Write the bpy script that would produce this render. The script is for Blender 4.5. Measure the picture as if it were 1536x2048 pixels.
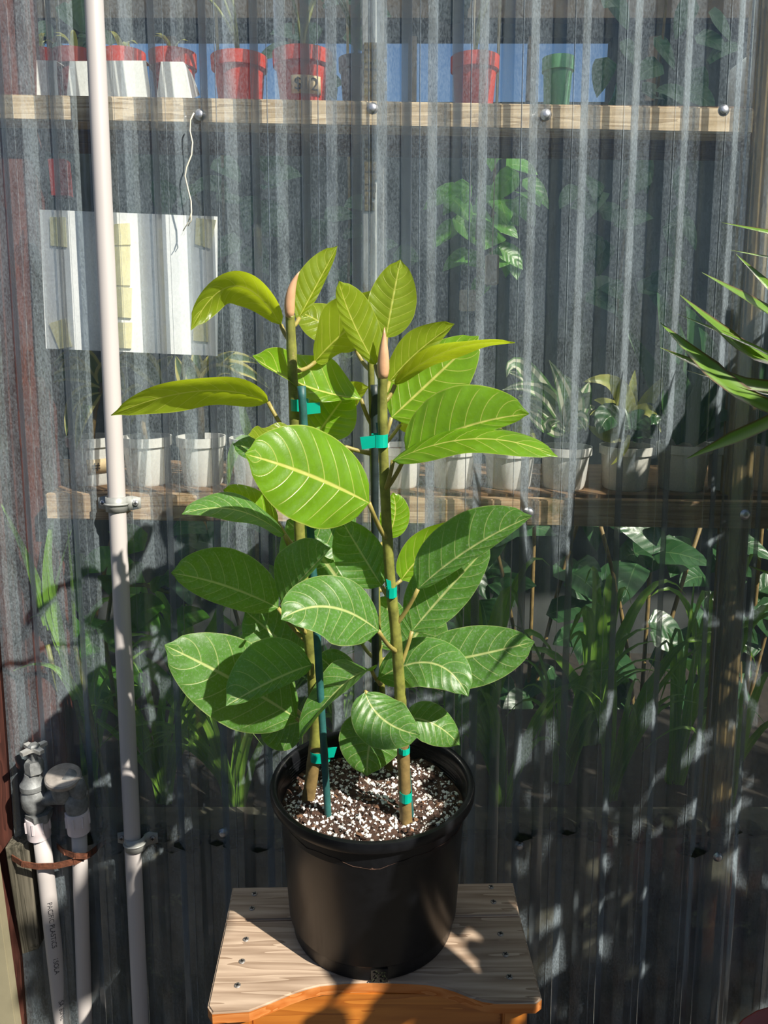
import bpy, bmesh, math, random
from mathutils import Vector as V, Matrix
from math import sin, cos, pi, radians as R

for o in list(bpy.data.objects): bpy.data.objects.remove(o)
scene = bpy.context.scene
COL = scene.collection

# ------------------------------------------------------------------ camera
HC = 1.35
PITCH = R(13.5)
FPX = 1538.0
cd = bpy.data.cameras.new('camera')
cam = bpy.data.objects.new('camera', cd); COL.objects.link(cam)
cam.location = (0, 0, HC); cam.rotation_euler = (pi/2 - PITCH, 0, 0)
cd.sensor_fit = 'VERTICAL'; cd.sensor_height = 24.0; cd.lens = 24.0*FPX/2048.0
cd.clip_start = 0.02; cd.clip_end = 200
scene.camera = cam

# ------------------------------------------------------------------ sky, sun, exposure
SUN_EL, SUN_AZ = R(43.5), R(49)          # azimuth: to the right of straight behind the camera
w = bpy.data.worlds.new('world'); scene.world = w; w.use_nodes = True
wn = w.node_tree.nodes; wl = w.node_tree.links
bgn = wn['Background']
sky = wn.new('ShaderNodeTexSky'); sky.sky_type = 'NISHITA'; sky.sun_disc = False
sky.sun_elevation = SUN_EL; sky.sun_rotation = pi - SUN_AZ + 0.0
sky.air_density = 1.0; sky.dust_density = 0.6; sky.ozone_density = 1.5
wl.new(sky.outputs[0], bgn.inputs[0]); bgn.inputs[1].default_value = 0.062
sd = bpy.data.lights.new('sun', 'SUN'); sd.energy = 5.6; sd.angle = R(0.55); sd.color = (1.0, 0.93, 0.82)
sun = bpy.data.objects.new('sun', sd); COL.objects.link(sun)
sdir = V((-sin(SUN_AZ)*cos(SUN_EL), cos(SUN_AZ)*cos(SUN_EL), -sin(SUN_EL)))
sun.rotation_euler = sdir.to_track_quat('-Z', 'Y').to_euler(); sun.location = (3, -3, 5)
vs = scene.view_settings
vs.view_transform = 'Standard'; vs.look = 'None'; vs.gamma = 1.0; vs.use_curve_mapping = False
vs.exposure = 0.62
scene.cycles.transparent_max_bounces = 16

# ------------------------------------------------------------------ pixel -> place
FW = V((0, cos(PITCH), -sin(PITCH))); UP = V((0, sin(PITCH), cos(PITCH))); CP = V((0, 0, HC))
def ray(x, y): return FW + V((1, 0, 0))*((x-768)/FPX) + UP*((1024-y)/FPX)
def atY(x, y, Y):
    r = ray(x, y); return CP + r*(Y/r.y)
def atZ(x, y, z):
    r = ray(x, y); return CP + r*((z-HC)/r.z)
LEAN = PITCH - math.atan(FPX/11000.0)     # the greenhouse wall leans back
WD = V((0, sin(LEAN), cos(LEAN))); WN = V((0, -cos(LEAN), sin(LEAN)))
W0 = atY(768, 1010, 1.22)
def atW(x, y, n=0.0):
    r = ray(x, y); return CP + r*((W0 + WN*n - CP).dot(WN)/r.dot(WN))
def wst(x, y, n=0.0):                      # (s, t) coordinates on the wall
    p = atW(x, y, n) - W0; return p.x, p.dot(WD)
def WP(s, t, n=0.0): return W0 + V((s, 0, 0)) + WD*t + WN*n
def wallY(z, n=0.0):
    t = (z - W0.z - WN.z*n)/WD.z; return (W0 + WD*t + WN*n).y

# ------------------------------------------------------------------ materials
MATS = {}
def nt(name):
    m = bpy.data.materials.new(name); m.use_nodes = True
    t = m.node_tree; b = t.nodes['Principled BSDF']
    MATS[name] = m
    return m, t, b
def N(t, typ, **k):
    n = t.nodes.new(typ)
    for a, v in k.items(): setattr(n, a, v)
    return n
def coords(t, scale=(1, 1, 1), kind='Object'):
    tc = N(t, 'ShaderNodeTexCoord'); mp = N(t, 'ShaderNodeMapping')
    mp.inputs['Scale'].default_value = scale
    t.links.new(tc.outputs[kind], mp.inputs[0]); return mp.outputs[0]
def noise(t, vec, scale, detail=4, rough=0.6):
    n = N(t, 'ShaderNodeTexNoise'); n.inputs['Scale'].default_value = scale
    n.inputs['Detail'].default_value = detail; n.inputs['Roughness'].default_value = rough
    if vec is not None: t.links.new(vec, n.inputs['Vector'])
    return n.outputs['Fac']
def ramp(t, fac, stops):
    r = N(t, 'ShaderNodeValToRGB'); e = r.color_ramp.elements
    while len(e) < len(stops): e.new(0.5)
    for el, (p, c) in zip(e, stops):
        el.position = p; el.color = (*c, 1) if len(c) == 3 else c
    t.links.new(fac, r.inputs[0]); return r.outputs[0]
def math_(t, op, a, b=None, c=None):
    n = N(t, 'ShaderNodeMath', operation=op)
    for i, x in enumerate((a, b, c)):
        if x is None: continue
        if isinstance(x, (int, float)): n.inputs[i].default_value = x
        else: t.links.new(x, n.inputs[i])
    return n.outputs[0]
def mixc(t, fac, a, b):
    n = N(t, 'ShaderNodeMix', data_type='RGBA')
    for s, x in ((n.inputs[0], fac), (n.inputs[6], a), (n.inputs[7], b)):
        if isinstance(x, tuple): s.default_value = (*x, 1)
        elif isinstance(x, (int, float)): s.default_value = x
        else: t.links.new(x, s)
    return n.outputs[2]
def bump(t, b, h, strength=0.3, dist=0.002):
    n = N(t, 'ShaderNodeBump'); n.inputs['Strength'].default_value = strength
    n.inputs['Distance'].default_value = dist
    t.links.new(h, n.inputs['Height']); t.links.new(n.outputs[0], b.inputs['Normal'])
def simple(name, col, rough=0.5, metal=0.0, var=0.0, vscale=30, bmp=0.0, spec=0.5, stretch=(1, 1, 1), dirt=None, dthr=0.6):
    m, t, b = nt(name)
    b.inputs['Roughness'].default_value = rough; b.inputs['Metallic'].default_value = metal
    b.inputs['Specular IOR Level'].default_value = spec
    vec = coords(t, stretch)
    f = noise(t, vec, vscale, 5)
    lo = tuple(max(0, c*(1-var)) for c in col); hi = tuple(min(1, c*(1+var)) for c in col)
    cc = ramp(t, f, [(0.3, lo), (0.7, hi)])
    if dirt:
        f2 = noise(t, vec, vscale*0.45, 6, 0.7)
        mk = ramp(t, f2, [(dthr, (0, 0, 0)), (dthr+0.08, (1, 1, 1))])
        cc = mixc(t, mk, cc, dirt)
    t.links.new(cc, b.inputs['Base Color'])
    if bmp: bump(t, b, f, bmp, 0.003)
    return m
def wood(name, lo, hi, axis=0, rough=0.7, scale=1.0, ring=26, spec=0.3, extra=None, coat=0.0):
    m, t, b = nt(name)
    sc = [22*scale]*3; sc[axis] = 1.6*scale
    vec = coords(t, tuple(sc))
    f1 = noise(t, vec, 3.2, 6, 0.65)
    sc2 = [1.0*ring]*3; sc2[axis] = 1.4
    vec2 = coords(t, tuple(sc2))
    f2 = noise(t, vec2, 3.0, 2, 0.5)
    fr = math_(t, 'FRACT', math_(t, 'MULTIPLY', f2, 5.0))
    f = math_(t, 'ADD', math_(t, 'MULTIPLY', f1, 0.6), math_(t, 'MULTIPLY', fr, 0.4))
    cc = ramp(t, f, [(0.28, lo), (0.72, hi)])
    if extra:
        mk = ramp(t, noise(t, coords(t, (1, 1, 1)), extra[1], 6, 0.7), [(extra[2], (0, 0, 0)), (extra[2]+0.1, (1, 1, 1))])
        cc = mixc(t, mk, cc, extra[0])
    t.links.new(cc, b.inputs['Base Color']); b.inputs['Roughness'].default_value = rough
    b.inputs['Specular IOR Level'].default_value = spec
    b.inputs['Coat Weight'].default_value = coat
    bump(t, b, f, 0.35, 0.002)
    return m
def sheet_mat(name, dust, dcol):
    """clear corrugated plastic, dusty and water-stained"""
    m = bpy.data.materials.new(name); m.use_nodes = True; MATS[name] = m
    t = m.node_tree; t.nodes.remove(t.nodes['Principled BSDF'])
    out = t.nodes['Material Output']
    vec = coords(t, (1, 1, 0.28)); vf = coords(t, (1, 1, 0.5))
    n1 = noise(t, vec, 34, 6, 0.7); n2 = noise(t, vf, 420, 3, 0.75); n3 = noise(t, coords(t, (1, 1, 1)), 3.0, 3, 0.5)
    f = math_(t, 'ADD', math_(t, 'MULTIPLY', n1, 0.5), math_(t, 'MULTIPLY', n2, 0.9))
    f = math_(t, 'ADD', f, math_(t, 'MULTIPLY', n3, 0.35))
    mr = N(t, 'ShaderNodeMapRange'); t.links.new(f, mr.inputs[0])
    mr.inputs[1].default_value = 0.74; mr.inputs[2].default_value = 1.03
    mr.inputs[3].default_value = dust*0.40; mr.inputs[4].default_value = dust*1.70
    tr = N(t, 'ShaderNodeBsdfTransparent'); tr.inputs[0].default_value = (0.96, 0.97, 0.965, 1)
    df = N(t, 'ShaderNodeBsdfDiffuse'); df.inputs[0].default_value = (*dcol, 1)
    mx = N(t, 'ShaderNodeMixShader'); t.links.new(mr.outputs[0], mx.inputs[0])
    t.links.new(tr.outputs[0], mx.inputs[1]); t.links.new(df.outputs[0], mx.inputs[2])
    # a dust film covers more the more slantwise one looks through it: 1-(1-f)^(1/cos)
    ge = N(t, 'ShaderNodeNewGeometry'); vm = N(t, 'ShaderNodeVectorMath', operation='DOT_PRODUCT')
    t.links.new(ge.outputs['Normal'], vm.inputs[0]); t.links.new(ge.outputs['Incoming'], vm.inputs[1])
    cs = math_(t, 'MAXIMUM', math_(t, 'ABSOLUTE', vm.outputs['Value']), 0.26)
    fac = math_(t, 'SUBTRACT', 1.0, math_(t, 'POWER', math_(t, 'SUBTRACT', 1.0, mr.outputs[0]), math_(t, 'DIVIDE', 1.0, math_(t, 'POWER', cs, 1.05))))
    t.links.new(fac, mx.inputs[0])
    gl = N(t, 'ShaderNodeBsdfGlossy'); gl.inputs['Roughness'].default_value = 0.12
    fr = N(t, 'ShaderNodeFresnel'); fr.inputs[0].default_value = 1.42
    ff = math_(t, 'MULTIPLY', fr.outputs[0], 0.8)
    m2 = N(t, 'ShaderNodeMixShader'); t.links.new(ff, m2.inputs[0])
    t.links.new(mx.outputs[0], m2.inputs[1]); t.links.new(gl.outputs[0], m2.inputs[2])
    t.links.new(m2.outputs[0], out.inputs[0])
    return m
def leaf_mat(name, col, vein, trans, rough=0.34, nv=8.0, slant=0.20, tw=0.36, dusty=0.0):
    m, t, b = nt(name); out = t.nodes['Material Output']
    uv = N(t, 'ShaderNodeUVMap'); sp = N(t, 'ShaderNodeSeparateXYZ'); t.links.new(uv.outputs[0], sp.inputs[0])
    u = sp.outputs[0]; av = math_(t, 'ABSOLUTE', math_(t, 'SUBTRACT', math_(t, 'MULTIPLY', sp.outputs[1], 2.0), 1.0))
    k = math_(t, 'MULTIPLY', math_(t, 'SUBTRACT', u, math_(t, 'MULTIPLY', math_(t, 'POWER', av, 1.25), slant)), nv)
    fr = math_(t, 'ABSOLUTE', math_(t, 'SUBTRACT', math_(t, 'FRACT', k), 0.5))     # 0.5 on a vein
    side = ramp(t, fr, [(0.455, (0, 0, 0)), (0.485, (1, 1, 1))])
    side = math_(t, 'MULTIPLY', side, ramp(t, av, [(0.75, (1, 1, 1)), (0.93, (0, 0, 0))]))
    mid = ramp(t, av, [(0.022, (1, 1, 1)), (0.05, (0, 0, 0))])
    edge = ramp(t, av, [(0.965, (0, 0, 0)), (0.99, (1, 1, 1))])
    vm = math_(t, 'MAXIMUM', math_(t, 'MULTIPLY', side, 0.55), math_(t, 'MAXIMUM', math_(t, 'MULTIPLY', mid, 0.9), math_(t, 'MULTIPLY', edge, 0.4)))
    vec = coords(t)
    nz = noise(t, vec, 45, 4); nf = noise(t, vec, 330, 3, 0.7)
    c0 = ramp(t, nz, [(0.3, tuple(x*0.80 for x in col)), (0.7, tuple(min(1, x*1.15) for x in col))])
    if dusty:
        dm = ramp(t, nf, [(0.5, (0, 0, 0)), (0.72, (dusty, dusty, dusty))])
        c0 = mixc(t, dm, c0, (0.42, 0.46, 0.40))
    cc = mixc(t, vm, c0, vein)
    t.links.new(cc, b.inputs['Base Color']); b.inputs['Roughness'].default_value = rough
    h = math_(t, 'SUBTRACT', math_(t, 'MULTIPLY', math_(t, 'COSINE', math_(t, 'MULTIPLY', math_(t, 'SUBTRACT', k, 0.0), 2*pi)), 0.5), math_(t, 'MULTIPLY', vm, 0.8))
    h = math_(t, 'ADD', h, math_(t, 'MULTIPLY', nf, 0.30))
    bump(t, b, h, 0.30, 0.0022)
    tl = N(t, 'ShaderNodeBsdfTranslucent'); t.links.new(mixc(t, math_(t, 'MULTIPLY', vm, 0.6), trans, vein), tl.inputs[0])
    mx = N(t, 'ShaderNodeMixShader'); mx.inputs[0].default_value = tw
    t.links.new(b.outputs[0], mx.inputs[1]); t.links.new(tl.outputs[0], mx.inputs[2])
    t.links.new(mx.outputs[0], out.inputs[0])
    return m
def blade_mat(name, stops, rough=0.4, tw=0.3, trans=(0.25, 0.4, 0.05)):
    """strap leaf coloured across its width (|v| from midrib to margin)"""
    m, t, b = nt(name); out = t.nodes['Material Output']
    uv = N(t, 'ShaderNodeUVMap'); sp = N(t, 'ShaderNodeSeparateXYZ'); t.links.new(uv.outputs[0], sp.inputs[0])
    av = math_(t, 'ABSOLUTE', math_(t, 'SUBTRACT', math_(t, 'MULTIPLY', sp.outputs[1], 2.0), 1.0))
    cc = ramp(t, av, stops)
    cc = mixc(t, math_(t, 'MULTIPLY', noise(t, coords(t), 60, 3), 0.25), cc, (0.05, 0.10, 0.02))
    t.links.new(cc, b.inputs['Base Color']); b.inputs['Roughness'].default_value = rough
    tl = N(t, 'ShaderNodeBsdfTranslucent'); t.links.new(mixc(t, 0.5, cc, trans), tl.inputs[0])
    mx = N(t, 'ShaderNodeMixShader'); mx.inputs[0].default_value = tw
    t.links.new(b.outputs[0], mx.inputs[1]); t.links.new(tl.outputs[0], mx.inputs[2])
    t.links.new(mx.outputs[0], out.inputs[0])
    return m

sheet_mat('clear_sheet', 0.068, (0.58, 0.70, 0.78))
leaf_mat('leaf_young', (0.185, 0.260, 0.018), (0.58, 0.60, 0.12), (0.60, 0.74, 0.02), 0.28, tw=0.46)
leaf_mat('leaf_mid', (0.130, 0.285, 0.012), (0.62, 0.62, 0.16), (0.58, 0.85, 0.02), 0.30, tw=0.40, dusty=0.05)
leaf_mat('leaf_old', (0.075, 0.195, 0.032), (0.50, 0.56, 0.22), (0.32, 0.65, 0.04), 0.38, tw=0.33, dusty=0.30)
leaf_mat('leaf_pothos', (0.07, 0.22, 0.02), (0.18, 0.34, 0.06), (0.3, 0.6, 0.05), 0.35, nv=6, tw=0.45)
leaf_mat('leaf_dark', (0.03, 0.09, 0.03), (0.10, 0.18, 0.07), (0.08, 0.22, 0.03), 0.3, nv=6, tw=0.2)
blade_mat('blade_yellow_edge', [(0.0, (0.07, 0.13, 0.04)), (0.52, (0.10, 0.17, 0.05)), (0.66, (0.62, 0.56, 0.16)), (1.0, (0.68, 0.62, 0.22))], tw=0.25, trans=(0.5, 0.55, 0.1))
blade_mat('blade_white_stripe', [(0.0, (0.12, 0.26, 0.07)), (0.28, (0.10, 0.24, 0.06)), (0.36, (0.82, 0.82, 0.62)), (0.72, (0.82, 0.82, 0.62)), (0.8, (0.12, 0.26, 0.06))], tw=0.25)
blade_mat('blade_lime', [(0.0, (0.36, 0.42, 0.08)), (1.0, (0.56, 0.54, 0.14))], tw=0.35, trans=(0.6, 0.6, 0.1))
blade_mat('blade_grass', [(0.0, (0.34, 0.52, 0.08)), (0.4, (0.20, 0.42, 0.04)), (1.0, (0.26, 0.48, 0.06))], tw=0.4, trans=(0.35, 0.6, 0.05))
blade_mat('blade_palm', [(0.0, (0.13, 0.25, 0.03)), (0.7, (0.14, 0.28, 0.03)), (0.88, (0.10, 0.05, 0.02)), (1.0, (0.12, 0.04, 0.03))], rough=0.28, tw=0.22, trans=(0.3, 0.5, 0.03))
blade_mat('blade_snake', [(0.0, (0.035, 0.12, 0.045)), (0.8, (0.03, 0.10, 0.04)), (1.0, (0.08, 0.18, 0.05))], rough=0.35, tw=0.15, trans=(0.1, 0.3, 0.06))
simple('stem_green', (0.19, 0.20, 0.04), 0.5, var=0.45, vscale=60, bmp=0.2, dirt=(0.33, 0.25, 0.12), dthr=0.60)
simple('stem_brown', (0.19, 0.13, 0.045), 0.6, var=0.35, vscale=70, bmp=0.3)
simple('petiole', (0.30, 0.25, 0.07), 0.45, var=0.3, vscale=40)
simple('bud_sheath', (0.62, 0.36, 0.20), 0.4, var=0.25, vscale=30)
simple('stake_dark', (0.018, 0.030, 0.032), 0.45, var=0.3, vscale=80, bmp=0.15)
simple('stake_green', (0.02, 0.10, 0.095), 0.5, var=0.3, vscale=60, bmp=0.2)
simple('tie_tape', (0.0, 0.36, 0.25), 0.35, var=0.12, vscale=40)
simple('black_plastic', (0.0055, 0.006, 0.0075), 0.33, var=0.3, vscale=90, spec=0.30, dirt=(0.03, 0.028, 0.026), dthr=0.74)
simple('perlite', (0.80, 0.77, 0.72), 0.9, var=0.12, vscale=120)
simple('bark_chip', (0.15, 0.075, 0.04), 0.85, var=0.4, vscale=60)
simple('soil', (0.055, 0.028, 0.018), 0.95, var=0.6, vscale=160, bmp=0.8, dirt=(0.16, 0.09, 0.06), dthr=0.62)
simple('bed_soil', (0.022, 0.017, 0.012), 0.95, var=0.6, vscale=40, bmp=0.8)
wood('wood_weathered', (0.24, 0.165, 0.110), (0.47, 0.36, 0.265), 0, 0.75, 1.0, ring=20)
wood('wood_amber', (0.36, 0.105, 0.012), (0.56, 0.20, 0.028), 0, 0.35, 0.8, ring=14, spec=0.5, coat=0.3)
wood('wood_orange_edge', (0.42, 0.12, 0.02), (0.60, 0.24, 0.07), 0, 0.55, 1.0, ring=20)
wood('wood_lumber', (0.40, 0.28, 0.15), (0.78, 0.62, 0.42), 0, 0.75, 1.0, ring=30, extra=((0.20, 0.14, 0.09), 9, 0.64))
wood('wood_rail_low', (0.30, 0.18, 0.09), (0.58, 0.42, 0.27), 0, 0.75, 1.0, ring=30, extra=((0.12, 0.10, 0.035), 7, 0.60))
wood('wood_shelf', (0.14, 0.08, 0.04), (0.28, 0.17, 0.09), 0, 0.8, 1.0, ring=22)
wood('wood_red', (0.075, 0.022, 0.014), (0.16, 0.050, 0.030), 2, 0.65, 1.0, ring=20, extra=((0.30, 0.12, 0.05), 10, 0.66))
wood('wood_brown', (0.040, 0.014, 0.010), (0.095, 0.032, 0.022), 2, 0.7, 1.0, ring=20)
wood('wood_post_pale', (0.52, 0.51, 0.47), (0.82, 0.81, 0.77), 2, 0.8, 1.0, ring=24, extra=((0.26, 0.18, 0.05), 13, 0.60))
wood('wood_post_brown', (0.22, 0.15, 0.06), (0.42, 0.31, 0.15), 2, 0.8, 1.0, ring=24, extra=((0.03, 0.025, 0.015), 12, 0.66))
wood('wood_old', (0.035, 0.033, 0.022), (0.15, 0.135, 0.10), 2, 0.9, 1.2, ring=30, extra=((0.02, 0.02, 0.012), 24, 0.58))
simple('pvc', (0.47, 0.44, 0.425), 0.45, var=0.06, vscale=14, stretch=(1, 1, 0.2), dirt=(0.42, 0.37, 0.33), dthr=0.68)
simple('pvc_coupling', (0.62, 0.55, 0.56), 0.5, var=0.08, vscale=24)
simple('print_ink', (0.03, 0.03, 0.035), 0.7)
simple('steel_cast', (0.20, 0.21, 0.21), 0.62, 0.35, var=0.45, vscale=60, bmp=0.4, dirt=(0.33, 0.32, 0.28), dthr=0.62)
simple('steel_light', (0.50, 0.50, 0.48), 0.5, 0.6, var=0.2, vscale=60)
simple('clamp_grey', (0.34, 0.35, 0.33), 0.5, 0.3, var=0.2, vscale=50)
simple('screw_steel', (0.55, 0.56, 0.58), 0.35, 0.8, var=0.2, vscale=200)
simple('screw_dark', (0.34, 0.31, 0.28), 0.5, 0.7, var=0.3, vscale=200)
simple('slot_black', (0.01, 0.01, 0.01), 0.8)
simple('rust', (0.13, 0.045, 0.022), 0.85, 0.2, var=0.5, vscale=120, bmp=0.5, dirt=(0.05, 0.025, 0.02), dthr=0.58)
simple('cap_rust', (0.33, 0.30, 0.27), 0.55, 0.3, var=0.3, vscale=60, dirt=(0.35, 0.16, 0.06), dthr=0.64)
simple('red_plastic', (0.58, 0.050, 0.022), 0.4, var=0.15, vscale=20)
simple('darkred_plastic', (0.24, 0.030, 0.022), 0.5, var=0.2, vscale=20)
simple('white_plastic', (0.78, 0.77, 0.74), 0.45, var=0.06, vscale=16, dirt=(0.42, 0.38, 0.31), dthr=0.70)
simple('white_speckled', (0.70, 0.68, 0.62), 0.5, var=0.08, vscale=20, dirt=(0.04, 0.035, 0.03), dthr=0.66)
simple('white_card', (0.84, 0.85, 0.82), 0.5, var=0.05, vscale=10)
simple('green_plastic', (0.16, 0.42, 0.20), 0.4, var=0.1, vscale=20)
simple('grey_plastic', (0.20, 0.22, 0.23), 0.5, var=0.15, vscale=20)
simple('clear_tub', (0.62, 0.60, 0.58), 0.4, var=0.1, vscale=20)
simple('dark_green_plastic', (0.012, 0.05, 0.035), 0.4, var=0.2, vscale=20)
simple('paper', (0.90, 0.90, 0.90), 0.7, var=0.03, vscale=12)
simple('tape_cream', (0.92, 0.84, 0.50), 0.45, var=0.10, vscale=40, bmp=0.3)
simple('tag_tan', (0.72, 0.55, 0.32), 0.7, var=0.1, vscale=30)
simple('marker', (0.05, 0.035, 0.03), 0.7)
simple('string', (0.74, 0.68, 0.52), 0.9)
simple('concrete', (0.09, 0.085, 0.06), 0.95, var=0.5, vscale=24, bmp=0.7, dirt=(0.26, 0.27, 0.13), dthr=0.60)
simple('moss', (0.018, 0.022, 0.008), 1.0, var=0.7, vscale=90, bmp=0.8)
simple('ground', (0.065, 0.06, 0.052), 0.95, var=0.35, vscale=8, bmp=0.5)
simple('back_wall', (0.045, 0.050, 0.048), 0.9, var=0.5, vscale=5, dirt=(0.035, 0.055, 0.03), dthr=0.56)
simple('beam_dark', (0.16, 0.11, 0.075), 0.85, var=0.4, vscale=12)
simple('pale_block', (0.60, 0.52, 0.42), 0.8, var=0.15, vscale=12)
simple('cream_panel', (0.26, 0.235, 0.15), 0.7, var=0.2, vscale=6)
m, t, b = nt('roof_sheet'); t.nodes.remove(b)      # milky plastic roofing
tr = N(t, 'ShaderNodeBsdfTranslucent'); tr.inputs[0].default_value = (0.75, 0.80, 0.78, 1)
df = N(t, 'ShaderNodeBsdfDiffuse'); df.inputs[0].default_value = (0.25, 0.27, 0.27, 1)
mx = N(t, 'ShaderNodeMixShader'); mx.inputs[0].default_value = 0.12; t.links.new(tr.outputs[0], mx.inputs[1]); t.links.new(df.outputs[0], mx.inputs[2])
t.links.new(mx.outputs[0], t.nodes['Material Output'].inputs[0])
m, t, b = nt('window_pane'); t.nodes.remove(b)
tr = N(t, 'ShaderNodeBsdfTransparent'); tr.inputs[0].default_value = (0.80, 0.88, 0.95, 1)
t.links.new(tr.outputs[0], t.nodes['Material Output'].inputs[0])

# ------------------------------------------------------------------ mesh helpers
def tag(o, label=None, cat=None, group=None, kind=None):
    if label: o['label'] = label
    if cat: o['category'] = cat
    if group: o['group'] = group
    if kind: o['kind'] = kind
    return o
def empty(name, loc, label=None, cat=None, group=None, kind=None):
    o = bpy.data.objects.new(name, None); COL.objects.link(o); o.location = loc
    o.empty_display_size = 0.02
    return tag(o, label, cat, group, kind)
def link(name, me, mat, parent=None, smooth=True):
    for mm in (mat if isinstance(mat, (list, tuple)) else [mat]): me.materials.append(MATS[mm])
    if smooth:
        for p in me.polygons: p.use_smooth = True
    o = bpy.data.objects.new(name, me); COL.objects.link(o)
    if parent is not None: setpar(o, parent)
    return o
def wloc(o):
    p = V(o.location)
    while o.parent: o = o.parent; p = p + o.location
    return p
def setpar(o, parent):                       # parents only ever translate
    o.parent = parent; o.location = V(o.location) - wloc(parent)
def obj(name, bm, mat, parent=None, smooth=True, pivot=None):
    """bm in world coordinates -> object whose origin is its pivot"""
    bm.normal_update()
    if pivot is None:
        vsx = [v.co for v in bm.verts]
        pivot = V((sum(v.x for v in vsx), sum(v.y for v in vsx), 0))/max(1, len(vsx)); pivot.z = min(v.z for v in vsx)
    bmesh.ops.translate(bm, verts=bm.verts, vec=-V(pivot))
    me = bpy.data.meshes.new(name); bm.to_mesh(me); bm.free()
    o = link(name, me, mat, None, smooth); o.location = pivot
    if parent is not None: setpar(o, parent)
    return o
def inst(src, name, loc, parent=None):
    o = bpy.data.objects.new(name, src.data); COL.objects.link(o); o.location = loc
    if parent is not None: setpar(o, parent)
    return o
def box(bm, c, size, bev=0.0, axes=None):
    X, Y, Z = axes if axes else (V((1, 0, 0)), V((0, 1, 0)), V((0, 0, 1)))
    c = V(c); sx, sy, sz = [s/2 for s in size]
    vv = [bm.verts.new(c + X*(a*sx) + Y*(b_*sy) + Z*(d*sz)) for a in (-1, 1) for b_ in (-1, 1) for d in (-1, 1)]
    fs = [bm.faces.new([vv[i] for i in q]) for q in ((0, 1, 3, 2), (4, 6, 7, 5), (0, 4, 5, 1), (2, 3, 7, 6), (0, 2, 6, 4), (1, 5, 7, 3))]
    if bev:
        es = list({e for f in fs for e in f.edges})
        bmesh.ops.bevel(bm, geom=es, offset=bev, segments=2, affect='EDGES')
    return bm
def frame(d):
    d = d.normalized(); a = V((0, 0, 1)) if abs(d.z) < 0.9 else V((1, 0, 0))
    x = a.cross(d).normalized(); return x, d.cross(x).normalized()
def tube(bm, pts, rad, seg=12, cap=True, mi=0):
    pts = [V(p) for p in pts]; n = len(pts)
    rads = rad if isinstance(rad, (list, tuple)) else [rad]*n
    rings = []; x = None
    for i, p in enumerate(pts):
        d = (pts[min(i+1, n-1)] - pts[max(i-1, 0)]).normalized()
        if x is None: x, y = frame(d)
        else:
            x = (x - d*x.dot(d)).normalized(); y = d.cross(x)
        rings.append([bm.verts.new(p + (x*cos(2*pi*k/seg) + y*sin(2*pi*k/seg))*rads[i]) for k in range(seg)])
    for a, b_ in zip(rings, rings[1:]):
        for k in range(seg):
            f = bm.faces.new((a[k], a[(k+1) % seg], b_[(k+1) % seg], b_[k])); f.material_index = mi
    if cap:
        bm.faces.new(list(reversed(rings[0]))).material_index = mi; bm.faces.new(rings[-1]).material_index = mi
    return bm
def lathe(bm, base, prof, seg=40, axis=None, mi=0, sides=None):
    """prof: (radius, height) list around axis from base"""
    d = (axis or V((0, 0, 1))).normalized()
    x, y = frame(d); base = V(base); rings = []
    for r, h in prof:
        if r < 1e-6: rings.append([bm.verts.new(base + d*h)])
        else: rings.append([bm.verts.new(base + d*h + (x*cos(2*pi*k/seg) + y*sin(2*pi*k/seg))*r) for k in range(seg)])
    for a, b_ in zip(rings, rings[1:]):
        for k in range(seg):
            k2 = (k+1) % seg
            if len(a) == 1 and len(b_) == 1: continue
            if len(a) == 1: f = bm.faces.new((a[0], b_[k2], b_[k]))
            elif len(b_) == 1: f = bm.faces.new((a[k], a[k2], b_[0]))
            else: f = bm.faces.new((a[k], a[k2], b_[k2], b_[k]))
            f.material_index = mi
    return bm
def prism(bm, poly, z0, z1, top_mi=0, side_mi=0):
    lo = [bm.verts.new((p[0], p[1], z0)) for p in poly]; hi = [bm.verts.new((p[0], p[1], z1)) for p in poly]
    bm.faces.new(list(reversed(lo))).material_index = side_mi; bm.faces.new(hi).material_index = top_mi
    n = len(poly)
    for i in range(n):
        bm.faces.new((lo[i], lo[(i+1) % n], hi[(i+1) % n], hi[i])).material_index = side_mi
    return bm
def sharp(o, ang=35):
    me = o.data
    bm = bmesh.new(); bm.from_mesh(me)
    for e in bm.edges:
        if len(e.link_faces) == 2 and e.calc_face_angle(0) > R(ang): e.smooth = False
    bm.to_mesh(me); bm.free(); return o
def bez(p0, p1, p2, n):
    c = p1*2 - (p0 + p2)*0.5
    return [p0*(1-s)**2 + c*(2*s*(1-s)) + p2*s*s for s in [i/(n-1) for i in range(n)]]
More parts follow.
